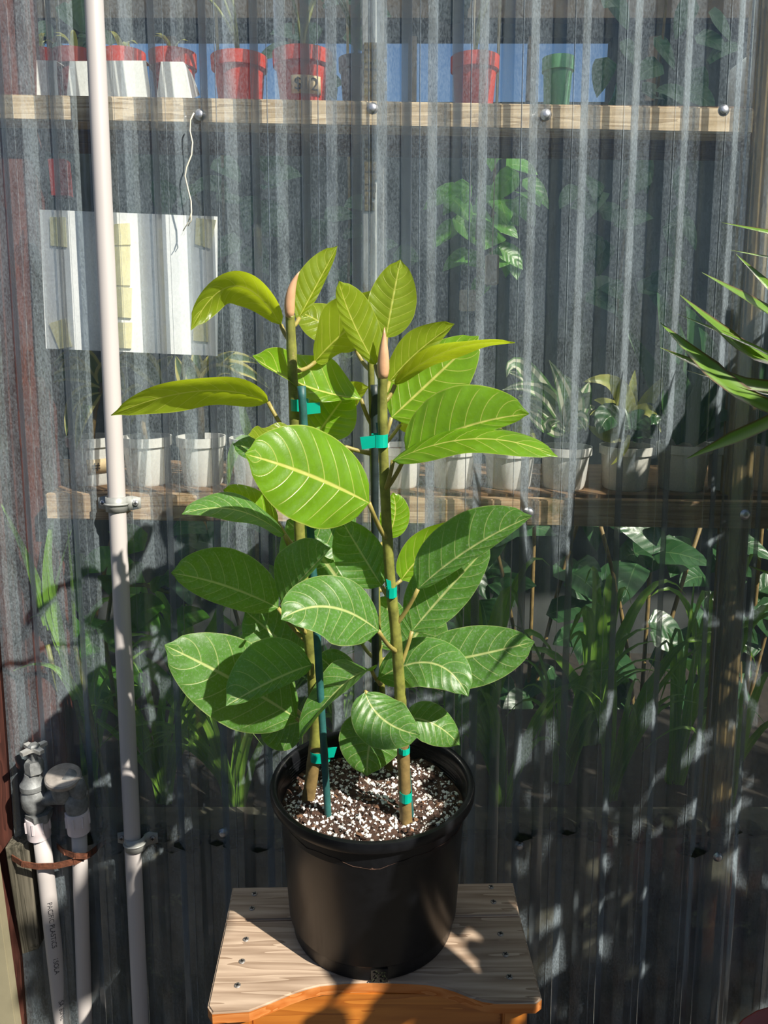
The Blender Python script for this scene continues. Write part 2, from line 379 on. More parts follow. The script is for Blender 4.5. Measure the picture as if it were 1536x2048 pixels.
def strip_mesh(name, pts, nrm, width, prof, nv=5, fold=0.0, curl=0.0, wav=0.0, ph=0.0, sides=(1, 1), twist=0.0, pil=0.0):
    """a leaf along pts; nrm = way its upper face looks; prof(u) = relative half width"""
    n = len(pts); verts = []; uvs = []; faces = []
    nrm = V(nrm).normalized()
    cols = 2*nv + 1
    for i, p in enumerate(pts):
        u = i/(n-1)
        tg = (pts[min(i+1, n-1)] - pts[max(i-1, 0)]).normalized()
        nn = (nrm - tg*nrm.dot(tg)); nn = nn.normalized() if nn.length > 1e-4 else frame(tg)[0]
        if twist: nn = Matrix.Rotation(twist*u, 3, tg) @ nn
        bb = tg.cross(nn).normalized()
        hw = width*0.5*prof(u)
        for j in range(cols):
            v = (j - nv)/nv; sd_ = sides[0] if v < 0 else sides[1]
            a = abs(v); w_ = hw*a*sd_
            fo = fold
            off = bb*(math.copysign(1, v)*w_*cos(fo)) + nn*(w_*sin(fo)) - nn*(curl*a*a*hw)
            off += nn*(wav*hw*a*a*sin(9.5*u + ph + (1.7 if v < 0 else 0)))
            if pil: off += nn*(pil*sin(pi*min(1, a*1.05))*abs(sin(pi*8*(u - 0.2*a**1.25))))
            verts.append(p + off - pts[0]); uvs.append((u, v*0.5+0.5))
    for i in range(n-1):
        for j in range(cols-1):
            a = i*cols + j; faces.append((a, a+1, a+cols+1, a+cols))
    me = bpy.data.meshes.new(name); me.from_pydata(verts, [], faces)
    ul = me.uv_layers.new(name='UVMap')
    for lp in me.loops: ul.data[lp.index].uv = uvs[lp.vertex_index]
    me.update(); return me
def ovate(u):
    f = (max(u, 0)**0.58)*(max(1-u, 0)**0.72)/0.404
    f = min(f, 1.0)
    if u > 0.93: f = min(f, 0.02 + 0.30*((1-u)/0.07)**1.3)
    return max(f, 0.012)
def heart(u):
    return max(0.012, min(1, (u**0.36)*((1-u)**0.82)/0.49))
def strap(u): return max(0.02, min(1, 0.45 + 2.4*u)*min(1, ((1-u)*1.9))**0.75)
def needle(u): return max(0.02, min(1, 0.7 + 1.5*u)*min(1, ((1-u)*1.45)))
def view2world(n): return V((n[0], 0, 0)) + V((0, 0, 1))*n[1] + V((0, -1, 0))*n[2]
rnd = random.Random(7)

# ------------------------------------------------------------------ ground and greenhouse shell
STOOL_Z = 0.561
bm = bmesh.new(); box(bm, (0.5, 0.2, -0.05), (14, 12, 0.1)); tag(obj('floor', bm, 'ground', smooth=False), kind='structure')
ZT = 2.55
BED = 0.40
yin = wallY(0.2, -0.02)
bm = bmesh.new(); box(bm, (0.5, yin + 0.06 + 0.29, BED/2), (5.4, 0.58, BED)); tag(obj('floor_bed', bm, 'bed_soil', smooth=False), kind='structure')
BY = 3.0
bm = bmesh.new(); box(bm, (0.5, (yin + 0.64 + BY)/2, 0.01), (5.4, BY - yin - 0.64, 0.02)); tag(obj('floor_inside', bm, 'bed_soil', smooth=False), kind='structure')
ws0, ws1 = 2.13, 2.335
bm = bmesh.new(); box(bm, (0.5, BY+0.03, ws0/2), (5.6, 0.06, ws0)); box(bm, (0.5, BY+0.03, (ws1+2.95)/2), (5.6, 0.06, 2.95-ws1)); box(bm, (2.05, BY+0.03, (ws0+ws1)/2), (2.5, 0.06, ws1-ws0))
tag(obj('wall_back', bm, 'back_wall', smooth=False), kind='structure')
bm = bmesh.new(); box(bm, (0.5, BY+0.03, (ws0+ws1)/2), (5.6, 0.006, ws1-ws0)); wi = tag(obj('window_1', bm, 'window_pane', smooth=False), kind='structure')
for x in [-2.0 + 0.42*i for i in range(12)]:
    bm = bmesh.new(); box(bm, (x, BY+0.0, (ws0+ws1)/2), (0.03, 0.03, ws1-ws0)); obj('window_bar', bm, 'beam_dark', wi, smooth=False)
bm = bmesh.new(); box(bm, (0.5, BY-0.05, 2.40), (5.5, 0.05, 0.06)); tag(obj('trim_1', bm, 'beam_dark', smooth=False), kind='structure')
for nm, x in (('wall_left', -2.25), ('wall_right', 3.25)):
    bm = bmesh.new(); box(bm, (x, 2.15, 1.3), (0.06, 1.7, 2.6)); tag(obj(nm, bm, 'back_wall', smooth=False), kind='structure')
yt = wallY(ZT, -0.06)
bm = bmesh.new()
q = [(-2.3, yt, ZT), (3.3, yt, ZT), (3.3, BY+0.1, ZT+0.35), (-2.3, BY+0.1, ZT+0.35)]
lo = [bm.verts.new(p) for p in q]; hi = [bm.verts.new((p[0], p[1], p[2]+0.04)) for p in q]
bm.faces.new(list(reversed(lo))); bm.faces.new(hi)
for i in range(4): bm.faces.new((lo[i], lo[(i+1) % 4], hi[(i+1) % 4], hi[i]))
tag(obj('ceiling', bm, 'roof_sheet', smooth=False), kind='structure')
# unseen plank fence added behind the viewer to cut low sky light
wr = empty('sky_block_fence', (0.5, -2.6, 0), kind='structure')
for k in range(40):
    bm = bmesh.new(); box(bm, (-4.4 + k*0.245, -2.6 + 0.004*(k % 3), 1.05), (0.235, 0.03, 2.1 + 0.02*(k % 4)), 0.004); obj('plank', bm, 'wood_old', wr, smooth=False)

# ------------------------------------------------------------------ leaning front wall: sheets, posts, rails, curb, bolts
wf = empty('wall_front', WP(0, 0, 0), kind='structure')
tag(wf, 'leaning greenhouse wall of clear dusty corrugated plastic sheets on a timber frame')
s0 = wst(803, 0)[0]; PER = wst(905, 0)[0] - s0
DEP = 0.0175
def profile(s):
    q = ((s - s0)/PER) % 1.0
    if q < 0.20: return DEP*(q/0.20)
    if q < 0.52: return DEP
    if q < 0.72: return DEP*(1 - (q-0.52)/0.20)
    return 0.0
def corr_sheet(sa, sb, t0, t1, off):
    ks = []
    k = math.floor((sa - s0)/PER) - 1
    while s0 + k*PER < sb + PER:
        for q in (0.0, 0.025, 0.175, 0.20, 0.225, 0.345, 0.36, 0.375, 0.495, 0.52, 0.545, 0.695, 0.72, 0.745, 0.86, 0.975): ks.append(s0 + (k+q)*PER)
        k += 1
    ks = [sa] + [s for s in ks if sa < s < sb] + [sb]
    bm = bmesh.new(); rows = []
    ts = [t0 + (t1-t0)*i/8 for i in range(9)]
    def sm(s): return (profile(s-0.0012) + profile(s+0.0012) + 2*profile(s))/4 + (0.0012 if abs(((s-s0)/PER) % 1.0 - 0.36) < 0.008 else 0)
    for tt in ts: rows.append([bm.verts.new(WP(s, tt, off + sm(s) + 0.0011*sin(5*tt+s*9))) for s in ks])
    for a, b_ in zip(rows, rows[1:]):
        for i in range(len(ks)-1): bm.faces.new((a[i], a[i+1], b_[i+1], b_[i]))
    o = obj('corrugated_sheet', bm, 'clear_sheet', wf)
    md = o.modifiers.new('thickness', 'SOLIDIFY'); md.thickness = 0.0014; md.offset = 0
    return sharp(o, 18)
tb = (0.02 - W0.z)/WD.z; tt_ = (ZT - W0.z)/WD.z
sL = wst(14, 1300)[0]
sM = wst(752, 200)[0]; sRr = wst(1512, 300)[0]
corr_sheet(sL, sM + 0.006, tb, tt_, 0.002)
corr_sheet(sM - 0.006, sRr + 0.02, tb, tt_, 0.005)
corr_sheet(sRr - 0.02, sRr + 0.9, tb, tt_, 0.002)
def wbox(name, sa, sb, ta, tb2, na, nb, mat, tilt=0.0, bev=0.002, parent=wf):
    bm = bmesh.new()
    sl = math.tan(tilt)
    X = (V((1, 0, 0)) - WD*sl).normalized(); Z = X.cross(-WN).normalized()
    if Z.dot(WD) < 0: Z = -Z
    c = WP((sa+sb)/2, (ta+tb2)/2, (na+nb)/2)
    box(bm, c, (sb-sa, abs(nb-na), tb2-ta), bev, (X, -WN, Z))
    return obj(name, bm, mat, parent, smooth=False)
def rail(yl, yr, h, mat, na=-0.003, nb=-0.041, xl=-60, xr=1600):
    (sa, ta), (sb, tb2) = wst(100, yl), wst(1300, yr)
    tilt = math.atan2(ta - tb2, sb - sa)
    m_ = (ta - tb2)/(sb - sa)
    A, B = wst(xl, 500)[0], wst(xr, 500)[0]
    tm = ta - m_*((A+B)/2 - sa)
    return wbox('rail', A, B, tm - h, tm, na, nb, mat, tilt)
rail(188, 210, 0.037, 'wood_lumber', xr=1493)
rail(987, 1003, 0.043, 'wood_rail_low', xl=58)
# posts behind the sheet
def post(xa, xb, yy, mat, na, nb):
    sa, sb = wst(xa, yy)[0], wst(xb, yy)[0]
    wbox('post', sa, sb, tb, tt_, na, nb, mat)
post(722, 768, 200, 'wood_post_pale', -0.042, -0.08)
post(1490, 1535, 900, 'wood_post_brown', -0.042, -0.085)
post(-60, 62, 700, 'wood_red', -0.042, -0.10)
# scrap of stained flashing on the middle post
bm = bmesh.new()
a = wst(727, 70); b_ = wst(768, 400)
for k in range(26):
    tt = a[1] + (b_[1]-a[1])*k/25
    wd = 0.033 - 0.020*max(0, (k-10)/15) + 0.003*sin(k*2.3)
    box(bm, WP(a[0] + wd/2 + 0.0005*sin(k*3), tt, -0.040), (wd, 0.003, 0.0125), 0, (V((1, 0, 0)), -WN, WD))
simple('lichen', (0.30, 0.22, 0.09), 0.95, var=0.5, vscale=70, bmp=0.8, dirt=(0.38, 0.33, 0.06), dthr=0.55)
obj('lichen_patch', bm, 'lichen', wf, smooth=False)
# concrete curb with mossy lip
ca = wst(-80, 1668)[1]
wbox('curb', wst(-100, 1700)[0], wst(1700, 1700)[0], tb, ca, -0.004, -0.10, 'concrete', bev=0.01)
bm = bmesh.new()
S0, S1 = wst(-80, 1700)[0], wst(1680, 1700)[0]
for k in range(90):
    s = S0 + (S1-S0)*rnd.random()
    c = WP(s, ca - 0.004 + rnd.uniform(-0.03, 0.012), -rnd.uniform(0.005, 0.03))
    lathe(bm, c, [(0.0, -0.008), (rnd.uniform(.012, .03), 0.0), (rnd.uniform(.006, .016), 0.008), (0, 0.013)], 7)
tag(obj('moss', bm, 'moss', wf), kind='stuff')
# bolts with washers
bm = bmesh.new()
lathe(bm, (0, 0, 0), [(0.0, 0), (0.0085, 0), (0.0085, 0.0015), (0.006, 0.0022), (0.006, 0.0045), (0.0045, 0.0055), (0, 0.0058)], 20, WN)
bolt0 = obj('bolt', bm, 'screw_steel', None, pivot=(0, 0, 0))
bp = [(395, 222), (745, 218), (1096, 222), (1062, 1027), (1489, 1029), (442, 1676), (1042, 1702), (1436, 1714), (718, 1690), (1446, 222)]
for i, (x, y) in enumerate(bp):
    s, tt = wst(x, y, 0.02)
    loc = WP(s, tt, profile(s) + 0.004)
    if i == 0: bolt0.location = loc; setpar(bolt0, wf)
    else: inst(bolt0, 'bolt', loc, wf)

# thing left of the sheet: brown corner board and cream panel beside it
c1 = tag(wbox('trim_2', wst(-90, 1300)[0], wst(10, 1300)[0], tb, tt_, 0.012, -0.04, 'wood_brown', parent=None), kind='structure')

# ------------------------------------------------------------------ supply pipe with two clamps
def pipe_pt(x, y, n): return atW(x, y, n)
RP = 0.0134
A0 = atW(186, -40, 0.034); A1 = atW(282, 2048, 0.034); A1 = A0 + (A1-A0)*((0.0 - A0.z)/(A1.z - A0.z))
pp = empty('water_pipe', A1, 'long white plastic water pipe running straight up the corrugated sheet', 'pipe')
bm = bmesh.new()
top = A0 + (A0-A1).normalized()*0.5
tube(bm, [A1 + (top-A1)*(i/12) for i in range(13)], RP, 20)
obj('pipe_length', bm, 'pvc', pp)
def clamp(cx, cy, mat, scr):
    c0 = atW(cx, cy, 0.034); ax = (top-A1).normalized(); X = V((1, 0, 0)); X = (X - ax*ax.x).normalized()
    bm = bmesh.new()
    Nn = ax.cross(X).normalized()
    if Nn.dot(WN) < 0: Nn = -Nn
    for half in (0.0115,):
        prof = []
        r = RP + 0.0022
        pathp = [(-0.034, -0.0145), (-0.021, -0.0145), (-0.0175, -0.011)]
        pathp += [(-r*cos(a), r*sin(a)) for a in [R(-20) + R(220)*k/14 for k in range(15)]]
        pathp += [(0.0175, -0.011), (0.021, -0.0145), (0.034, -0.0145)]
        outer = [bm.verts.new(c0 + X*a + Nn*b2 + ax*sg*half*(0.75 if abs(a) > 0.025 else 1)) for sg in (-1, 1) for a, b2 in pathp]
        n = len(pathp)
        for i in range(n-1): bm.faces.new((outer[i], outer[i+1], outer[n+i+1], outer[n+i]))
    o = obj('clamp', bm, mat, pp)
    md = o.modifiers.new('thickness', 'SOLIDIFY'); md.thickness = 0.0022; md.offset = 0
    # stiffening rib
    bm = bmesh.new(); tube(bm, [c0 - X*cos(a)*(r+0.002) + Nn*sin(a)*(r+0.002) for a in [R(-10)+R(200)*k/12 for k in range(13)]], 0.002, 6)
    obj('clamp_rib', bm, mat, pp)
    for sx in (-0.0265, 0.0265):
        bm = bmesh.new(); pc = c0 + X*sx - Nn*0.0135
        lathe(bm, pc, [(0.0, 0.0), (0.0048, 0.0), (0.0048, 0.002), (0.003, 0.0035), (0, 0.0038)], 14, Nn)
        s_ = obj('screw', bm, scr, pp)
        bm = bmesh.new(); box(bm, pc + Nn*0.0038, (0.0052, 0.0008, 0.001), 0, (X, ax, Nn)); box(bm, pc + Nn*0.0038, (0.001, 0.0052, 0.001), 0, (X, ax, Nn))
        obj('screw_slot', bm, 'slot_black', s_, smooth=False)
clamp(233, 1008, 'clamp_grey', 'screw_steel')
clamp(270, 1685, 'clamp_grey', 'screw_dark')

# ------------------------------------------------------------------ valve on two risers
YV = wallY(0.7, 0.06)
def av(x, y, dy=0.0): return atY(x, y, YV + dy)
va = empty('garden_valve', V((av(110, 2048).x, YV, 0)), 'weathered grey metal valve with cross handle on two white plastic riser pipes', 'valve')
ra0, ra1 = av(82, 1660), av(125, 2048); rb0, rb1 = av(158, 1650), av(170, 2048)
ext = lambda a, b_: a + (b_-a)*((0.0 - a.z)/(b_.z - a.z))
scv = 1/FPX*((av(110, 1600)-CP).dot(FW))
for a_, b2, w_ in ((ra0, ra1, 33), (rb0, rb1, 30)):
    bm = bmesh.new(); e = ext(a_, b2); tube(bm, [a_ + (e-a_)*(i/6) for i in range(7)], w_*scv/2, 20)
    obj('riser_pipe', bm, 'pvc', va)
for cx, y0, y1, wd in ((79, 1632, 1672, 47), (158, 1621, 1662, 46)):
    a_ = av(cx, y1); b2 = av(cx-1, y0); bm = bmesh.new(); h = (b2-a_).length; r = wd*scv/2
    lathe(bm, a_, [(r*0.72, 0), (r*0.95, 0.0), (r*0.97, h*0.3), (r, h*0.35), (r, h*0.9), (r*0.94, h), (r*0.7, h)], 28, V((0, 0, 1)))
    for k in range(5):
        an = pi + k*pi/4
        box(bm, a_ + V((cos(an)*r, sin(an)*r, h*0.65)), (0.003, 0.003, h*0.5))
    sharp(obj('coupling', bm, 'pvc_coupling', va), 35)
def vz(cx, rows, mat, name, seg=28, parent=va, dy=0):
    """rows: (y pixel, half width px) from bottom to top"""
    b0 = av(cx, rows[0][0], dy); bm = bmesh.new()
    lathe(bm, b0, [(0, 0)] + [(hw*scv, av(cx, y, dy).z - b0.z) for y, hw in rows] + [(0, av(cx, rows[-1][0], dy).z - b0.z)], seg)
    return sharp(obj(name, bm, mat, parent), 32)
vz(80, [(1640, 22), (1632, 25), (1622, 26)], 'steel_cast', 'hex_nut', 6)
vz(72, [(1624, 14), (1616, 20), (1608, 24), (1596, 25), (1584, 24), (1578, 21), (1575, 24), (1566, 24), (1560, 19), (1550, 14), (1545, 13)], 'steel_cast', 'valve_body')
vz(70, [(1546, 14), (1543, 18), (1525, 18), (1520, 15)], 'steel_cast', 'bonnet_nut', 6)
vz(69, [(1522, 6), (1500, 6)], 'steel_cast', 'stem', 12)
# cross handle
hc = av(68, 1500); bm = bmesh.new(); rr = 27*scv
star = []
for k in range(4):
    an = pi/4*1 + k*pi/2 + 0.2
    for da, f in ((-0.62, 0.42), (-0.20, 1.0), (0.20, 1.0), (0.62, 0.42)): star.append((hc.x + cos(an+da)*rr*f, hc.y + sin(an+da)*rr*f))
prism(bm, star, hc.z, hc.z + 0.006)
hd = obj('handle', bm, 'steel_light', va, smooth=False)
bm = bmesh.new(); lathe(bm, (hc.x, hc.y, hc.z+0.005), [(0.0095, 0), (0.0095, 0.003), (0.007, 0.006), (0, 0.006)], 6); obj('handle_nut', bm, 'steel_cast', hd, smooth=False)
# cross arm, elbow, cap
bm = bmesh.new(); tube(bm, [av(80, 1600), av(105, 1594), av(130, 1592), av(150, 1590)], [0.012, 0.0125, 0.0135, 0.012], 18); obj('cross_arm', bm, 'steel_cast', va)
vz(155, [(1628, 18), (1622, 20), (1612, 22), (1600, 22), (1592, 20), (1585, 17)], 'steel_cast', 'outlet_socket')
bm = bmesh.new(); tube(bm, [av(155, 1598), av(156, 1580), av(150, 1566), av(138, 1558), av(128, 1552)], [0.0135, 0.0145, 0.0155, 0.016, 0.014], 18); obj('elbow', bm, 'steel_cast', va)
vz(129, [(1596, 17), (1588, 22), (1572, 23), (1562, 25), (1556, 27)], 'steel_cast', 'vent_body')
b0 = av(127, 1560); bm = bmesh.new(); axc = V((0.10, -0.22, 1)).normalized()
lathe(bm, b0, [(0.0, 0), (0.026, 0.0), (0.0285, 0.003), (0.0285, 0.009), (0.0265, 0.0115), (0.022, 0.0125), (0, 0.013)], 32, axc)
sharp(obj('vent_cap', bm, 'cap_rust', va), 35)
# printing down the left riser
def text_mesh(body, size):
    cu = bpy.data.curves.new('txt', 'FONT'); cu.body = body; cu.size = size
    to = bpy.data.objects.new('txt', cu); COL.objects.link(to)
    dg = bpy.context.evaluated_depsgraph_get(); dg.update()
    me = bpy.data.meshes.new_from_object(to.evaluated_get(dg)); bpy.data.objects.remove(to); return me
def pipe_print(body, x0, y0, size, ang):
    me = text_mesh(body, size)
    ax = (ra1-ra0).normalized(); st = ra0 + ax*((av(x0, y0)-ra0).dot(ax)); r = 33*scv/2 + 0.0004
    X = V((1, 0, 0)); X = (X - ax*X.dot(ax)).normalized(); Yc = V((0, -1, 0)); Yc = (Yc - ax*Yc.dot(ax) - X*Yc.dot(X)).normalized()
    for v in me.vertices:
        a_ = ang + v.co.y/r; v.co = st + ax*v.co.x + X*(sin(a_)*r) + Yc*(cos(a_)*r) - wloc(va)
    me.update(); o = link('printing', me, 'print_ink', None, False); o.parent = va; tag(o, 'black printed lettering down the pipe')
pipe_print('PACIFIC PLASTICS', 102, 1795, 0.0115, 0.25)
pipe_print('1SOLA', 112, 1905, 0.0115, 0.22)
pipe_print('SA 80NL', 118, 1990, 0.0115, 0.30)
# old timber offcut and rusty strap
bm = bmesh.new()
o_ = [av(20, 1680, .02), av(66, 1672, .02), av(88, 1880, .02), av(54, 1893, .02)]
f_ = [p + V((0, -0.02, 0)) for p in o_]; bk = [p + V((0.0, 0.03, 0.004)) for p in o_]
vf = [bm.verts.new(p) for p in f_]; vb = [bm.verts.new(p) for p in bk]
bm.faces.new(vf); bm.faces.new(list(reversed(vb)))
for i in range(4): bm.faces.new((vf[i], vb[i], vb[(i+1) % 4], vf[(i+1) % 4]))
bmesh.ops.recalc_face_normals(bm, faces=bm.faces)
es = list(bm.edges); bmesh.ops.bevel(bm, geom=es, offset=0.002, segments=1, affect='EDGES')
tag(obj('timber_offcut', bm, 'wood_old', smooth=False), 'short blackened timber offcut strapped beside the riser pipes', 'wood')
bm = bmesh.new()
pts = [av(26, 1716, -.002), av(45, 1728, -.018), av(75, 1733, -.022), av(110, 1732, -.022), av(150, 1723, -.018), av(180, 1708, .0), av(200, 1692, .035), av(222, 1682, .05)]
for a_, b2 in zip(pts, pts[1:]):
    d_ = b2-a_; x_ = d_.normalized(); z_ = V((0, 0, 1)); z_ = (z_ - x_*z_.dot(x_)).normalized()
    box(bm, (a_+b2)/2, (d_.length+0.004, 0.002, 0.011), 0, (x_, z_.cross(x_), z_))
pts2 = [av(112, 1690, .03), av(128, 1704, -.012), av(150, 1712, -.021), av(172, 1712, -.016)]
for a_, b2 in zip(pts2, pts2[1:]):
    d_ = b2-a_; x_ = d_.normalized(); z_ = V((0, 0, 1)); z_ = (z_ - x_*z_.dot(x_)).normalized()
    box(bm, (a_+b2)/2, (d_.length+0.004, 0.002, 0.010), 0, (x_, z_.cross(x_), z_))
tag(obj('pipe_strap', bm, 'rust', smooth=False), 'rusty iron strap holding the two riser pipes to the wall', 'strap')
bm = bmesh.new()
box(bm, atW(-40, 1860, 0.04), (0.09, 0.02, 0.55), 0.002)
tag(obj('side_panel', bm, 'cream_panel', smooth=False), 'dull cream panel edge beside the brown corner board', 'panel')

# ------------------------------------------------------------------ notice sheet behind the plastic, with tape
nsh = empty('notice', atW(265, 705, -0.004), 'blank white paper in a clear sleeve taped inside the plastic wall', 'paper')
def wquad(bm, pix, n, th=0.0006):
    c = [atW(x, y, n) for x, y in pix]; d = [p - WN*th for p in c]
    a = [bm.verts.new(p) for p in c]; b2 = [bm.verts.new(p) for p in d]
    bm.faces.new(a); bm.faces.new(list(reversed(b2)))
    for i in range(len(a)): bm.faces.new((a[i], b2[i], b2[(i+1) % len(a)], a[(i+1) % len(a)]))
    bmesh.ops.recalc_face_normals(bm, faces=bm.faces)
bm = bmesh.new(); wquad(bm, [(79, 419), (435, 433), (435, 712), (92, 697)], -0.0055); obj('sheet', bm, 'paper', nsh, smooth=False)
for pix in ([(99, 434), (130, 434), (133, 494), (101, 491)], [(228, 448), (259, 446), (261, 489), (229, 490)], [(229, 493), (260, 493), (260, 571), (230, 570)],
            [(232, 573), (264, 576), (262, 636), (233, 634)], [(234, 645), (264, 645), (262, 697), (236, 696)], [(392, 436), (432, 440), (420, 497), (390, 488)],
            [(98, 647), (129, 637), (143, 693), (118, 698)], [(388, 640), (416, 634), (417, 684), (386, 681)]):
    bm = bmesh.new(); wquad(bm, pix, -0.0025, 0.0022); obj('tape_piece', bm, 'tape_cream', nsh, smooth=False)
# string from the bolt
bm = bmesh.new()
pts = [atW(x, y, 0.026) for x, y in ((388, 226), (381, 240), (380, 262), (385, 285), (383, 310), (373, 335), (370, 352), (376, 378), (382, 402), (383, 425), (378, 440))]
tube(bm, pts, 0.0011, 5); tube(bm, [pts[-2], atW(376, 445, .024), atW(366, 462, .02)], 0.0007, 5); tube(bm, [pts[-2], atW(383, 440, .024), atW(376, 452, .022)], 0.0007, 5)
tag(obj('string', bm, 'string'), 'frayed cream string dangling from a bolt on the upper rail', 'string')

# ------------------------------------------------------------------ shelves inside
def shelf(yl, yr, xl, xr, label, depth=0.30, th=0.02):
    zl = atW(xl, yl, -0.05); zr = atW(xr, yr, -0.05)
    bm = bmesh.new(); vv = []
    for p in (zl, zr):
        p = V(p) - V((0, 0, 0.001))
        vv.append([bm.verts.new(p + V(q)) for q in ((0, 0, 0), (0, depth, 0), (0, depth, -th), (0, 0, -th))])
    a, b2 = vv
    for i in range(4): bm.faces.new((a[i], a[(i+1) % 4], b2[(i+1) % 4], b2[i]))
    bm.faces.new(a); bm.faces.new(list(reversed(b2))); bmesh.ops.recalc_face_normals(bm, faces=bm.faces)
    tag(obj('shelf_board', bm, 'wood_shelf', smooth=False), label, 'shelf')
    m_ = (zr.z-zl.z)/(zr.x-zl.x)
    return (lambda x: zl.z + m_*(x-zl.x) - 0.001)
zU = shelf(194, 213, -60, 1600, 'dark upper shelf board inside the greenhouse under the red pots')
zLo = shelf(976, 992, -60, 1600, 'lower shelf board inside the greenhouse under the white pots')

def round_pot(bm, base, rt, rb, h, rimh=0.25, rimo=1.08, mi=0):
    t_ = 0.0018
    lathe(bm, base, [(0, 0), (rb*0.93, 0), (rb, 0.004), (rb + (rt/rimo-rb)*(1-rimh), h*(1-rimh)), (rt*0.99, h*(1-rimh)+0.001), (rt, h-0.002), (rt, h), (rt-t_*1.4, h), (rt-t_*2, h*0.86), (0, h*0.82)], 32, mi=mi)
def shelf_pot(cx, ytop, wpx, zf, Yc, mat, label, name, cat, group=None, rbf=0.76, rimh=0.24, soil=True, htrim=1.0):
    X = atY(cx, ytop, Yc).x; z0 = zf(X)
    top = atY(cx, ytop, Yc).z; h = (top - z0)*htrim
    rt = wpx/2*((V((X, Yc, top))-CP).dot(FW))/FPX
    e = empty(name, (X, Yc, z0), label, cat, group)
    bm = bmesh.new(); round_pot(bm, (X, Yc, z0), rt, rt*rbf, h, rimh); sharp(obj('pot', bm, mat, e), 40)
    if soil:
        bm = bmesh.new(); lathe(bm, (X, Yc, z0), [(rt*0.9, h*0.86), (rt*0.6, h*0.90), (0, h*0.915)], 20); obj('soil', bm, 'soil', e)
    return e, V((X, Yc, z0+h*0.9)), rt
YU = wallY(1.75, -0.045) + 0.075
YL = wallY(1.05, -0.045) + 0.07

def sprig(e, pts, r=0.002, mat='stem_green'):
    bm = bmesh.new(); tube(bm, pts, r, 6); obj('stem', bm, mat, e)
def blade(e, pts, width, mat, nrm=(0, 0, 1), prof=strap, fold=0.18, nv=2, name='leaf', twist=0.0, n=None):
    me = strip_mesh(name, pts, nrm, width, prof, nv, fold, twist=twist)
    o = link(name, me, mat); o.location = pts[0]; setpar(o, e); return o

UP_G = 'pots on the upper shelf'
ups = [(76, 106, 92, 'red_plastic', 'small red pot behind the first white card by the corner board'),
       (150, 106, 88, 'darkred_plastic', 'dark red pot half hidden by the long white pipe'),
       (246, 106, 88, 'red_plastic', 'small red pot behind the wide white card beside the pipe'),
       (345, 108, 94, 'red_plastic', 'red pot behind the folded white card with a side flap'),
       (478, 116, 112, 'red_plastic', 'plain red pot between the white cards and the price-tagged pot'),
       (605, 108, 120, 'red_plastic', 'bright red pot with a tan price tag reading $12'),
       (712, 118, 70, 'grey_plastic', 'dark grey pot half hidden behind the stained middle post'),
       (950, 116, 98, 'red_plastic', 'red pot alone on the upper shelf beside the green pot'),
       (1117, 117, 64, 'green_plastic', 'green pot on the upper shelf')]
UPO = []
for i, (cx, yt_, wpx, mt, lb) in enumerate(ups):
    Yc = YU + (0.045 if i < 4 else 0.0)
    e, s_, rt = shelf_pot(cx, yt_, wpx, zU, Yc, mt, lb, 'red_pot' if 'red' in mt else 'plastic_pot', 'pot', UP_G)
    UPO.append((e, s_, rt))
    if i < 4:
        for k in range(3):
            a_ = rnd.uniform(0, 6.28); p1 = s_ + V((0.012*cos(a_), 0.012*sin(a_), 0.03)); p2 = s_ + V((0.03*cos(a_), 0.03*sin(a_), 0.026 + 0.012*rnd.random()))
            blade(e, bez(s_, p1, p2, 6), 0.012, 'blade_lime')
    elif i in (4, 5, 6, 7):
        for k in range(3):
            a_ = rnd.uniform(0, 6.28); hh = rnd.uniform(0.10, 0.2)
            tip = s_ + V((0.05*cos(a_), 0.04*sin(a_), hh)); md_ = s_ + V((0.012*cos(a_), 0.012*sin(a_), hh*0.5))
            sprig(e, bez(s_ - V((0, 0, .008)), md_, tip, 6), 0.0028)
            for q in range(2):
                b2 = a_ + rnd.uniform(-1, 1); p2 = tip + V((0.05*cos(b2), 0.04*sin(b2), rnd.uniform(-.01, .04)))
                blade(e, bez(tip, (tip+p2)/2 + V((0, 0, .012)), p2, 7), 0.03, 'leaf_dark', prof=ovate)
# the $12 tag
e, s_, rt = UPO[5]
def tag_on_pot(e, s_, rt, xa, xb, ya, yb, mat, Yf, words=None, rbf=0.76, rimh=0.24):
    bm = bmesh.new(); a0 = atY(xa, ya, Yf); a1 = atY(xb, yb, Yf); cx, cy = s_.x, s_.y
    zs = (a1.z, a0.z); n = 8
    zb = e.location.z; hh = (s_.z-zb)/0.9
    rr = lambda z: rt*rbf + (rt/1.08 - rt*rbf)*((z-zb)/(hh*(1-rimh))) + 0.0018
    rows = []
    for z in zs:
        row = []
        for k in range(n+1):
            x = a0.x + (a1.x-a0.x)*k/n; r_ = rr(z); dx = max(-0.99, min(0.99, (x-cx)/r_))
            row.append(bm.verts.new((x, cy - r_*math.sqrt(1-dx*dx), z)))
        rows.append(row)
    for k in range(n): bm.faces.new((rows[0][k], rows[0][k+1], rows[1][k+1], rows[1][k]))
    o = obj('price_tag', bm, mat, e); md = o.modifiers.new('thickness', 'SOLIDIFY'); md.thickness = 0.0006
    if words:
        me = text_mesh(words[0], words[1]); st = atY(words[2], words[3], Yf)
        for v in me.vertices:
            x = st.x + v.co.x; z = st.z + v.co.y; r_ = rr(z) + 0.0012; dx = max(-0.99, min(0.99, (x-cx)/r_))
            v.co = V((x, cy - r_*math.sqrt(1-dx*dx), z)) - wloc(o)
        me.update(); t_ = link('price_lettering', me, 'marker', None, False); t_.parent = o
tag_on_pot(e, s_, rt, 582, 641, 151, 187, 'tag_tan', s_.y - rt*0.8, ('$12', 0.026, 588, 180))
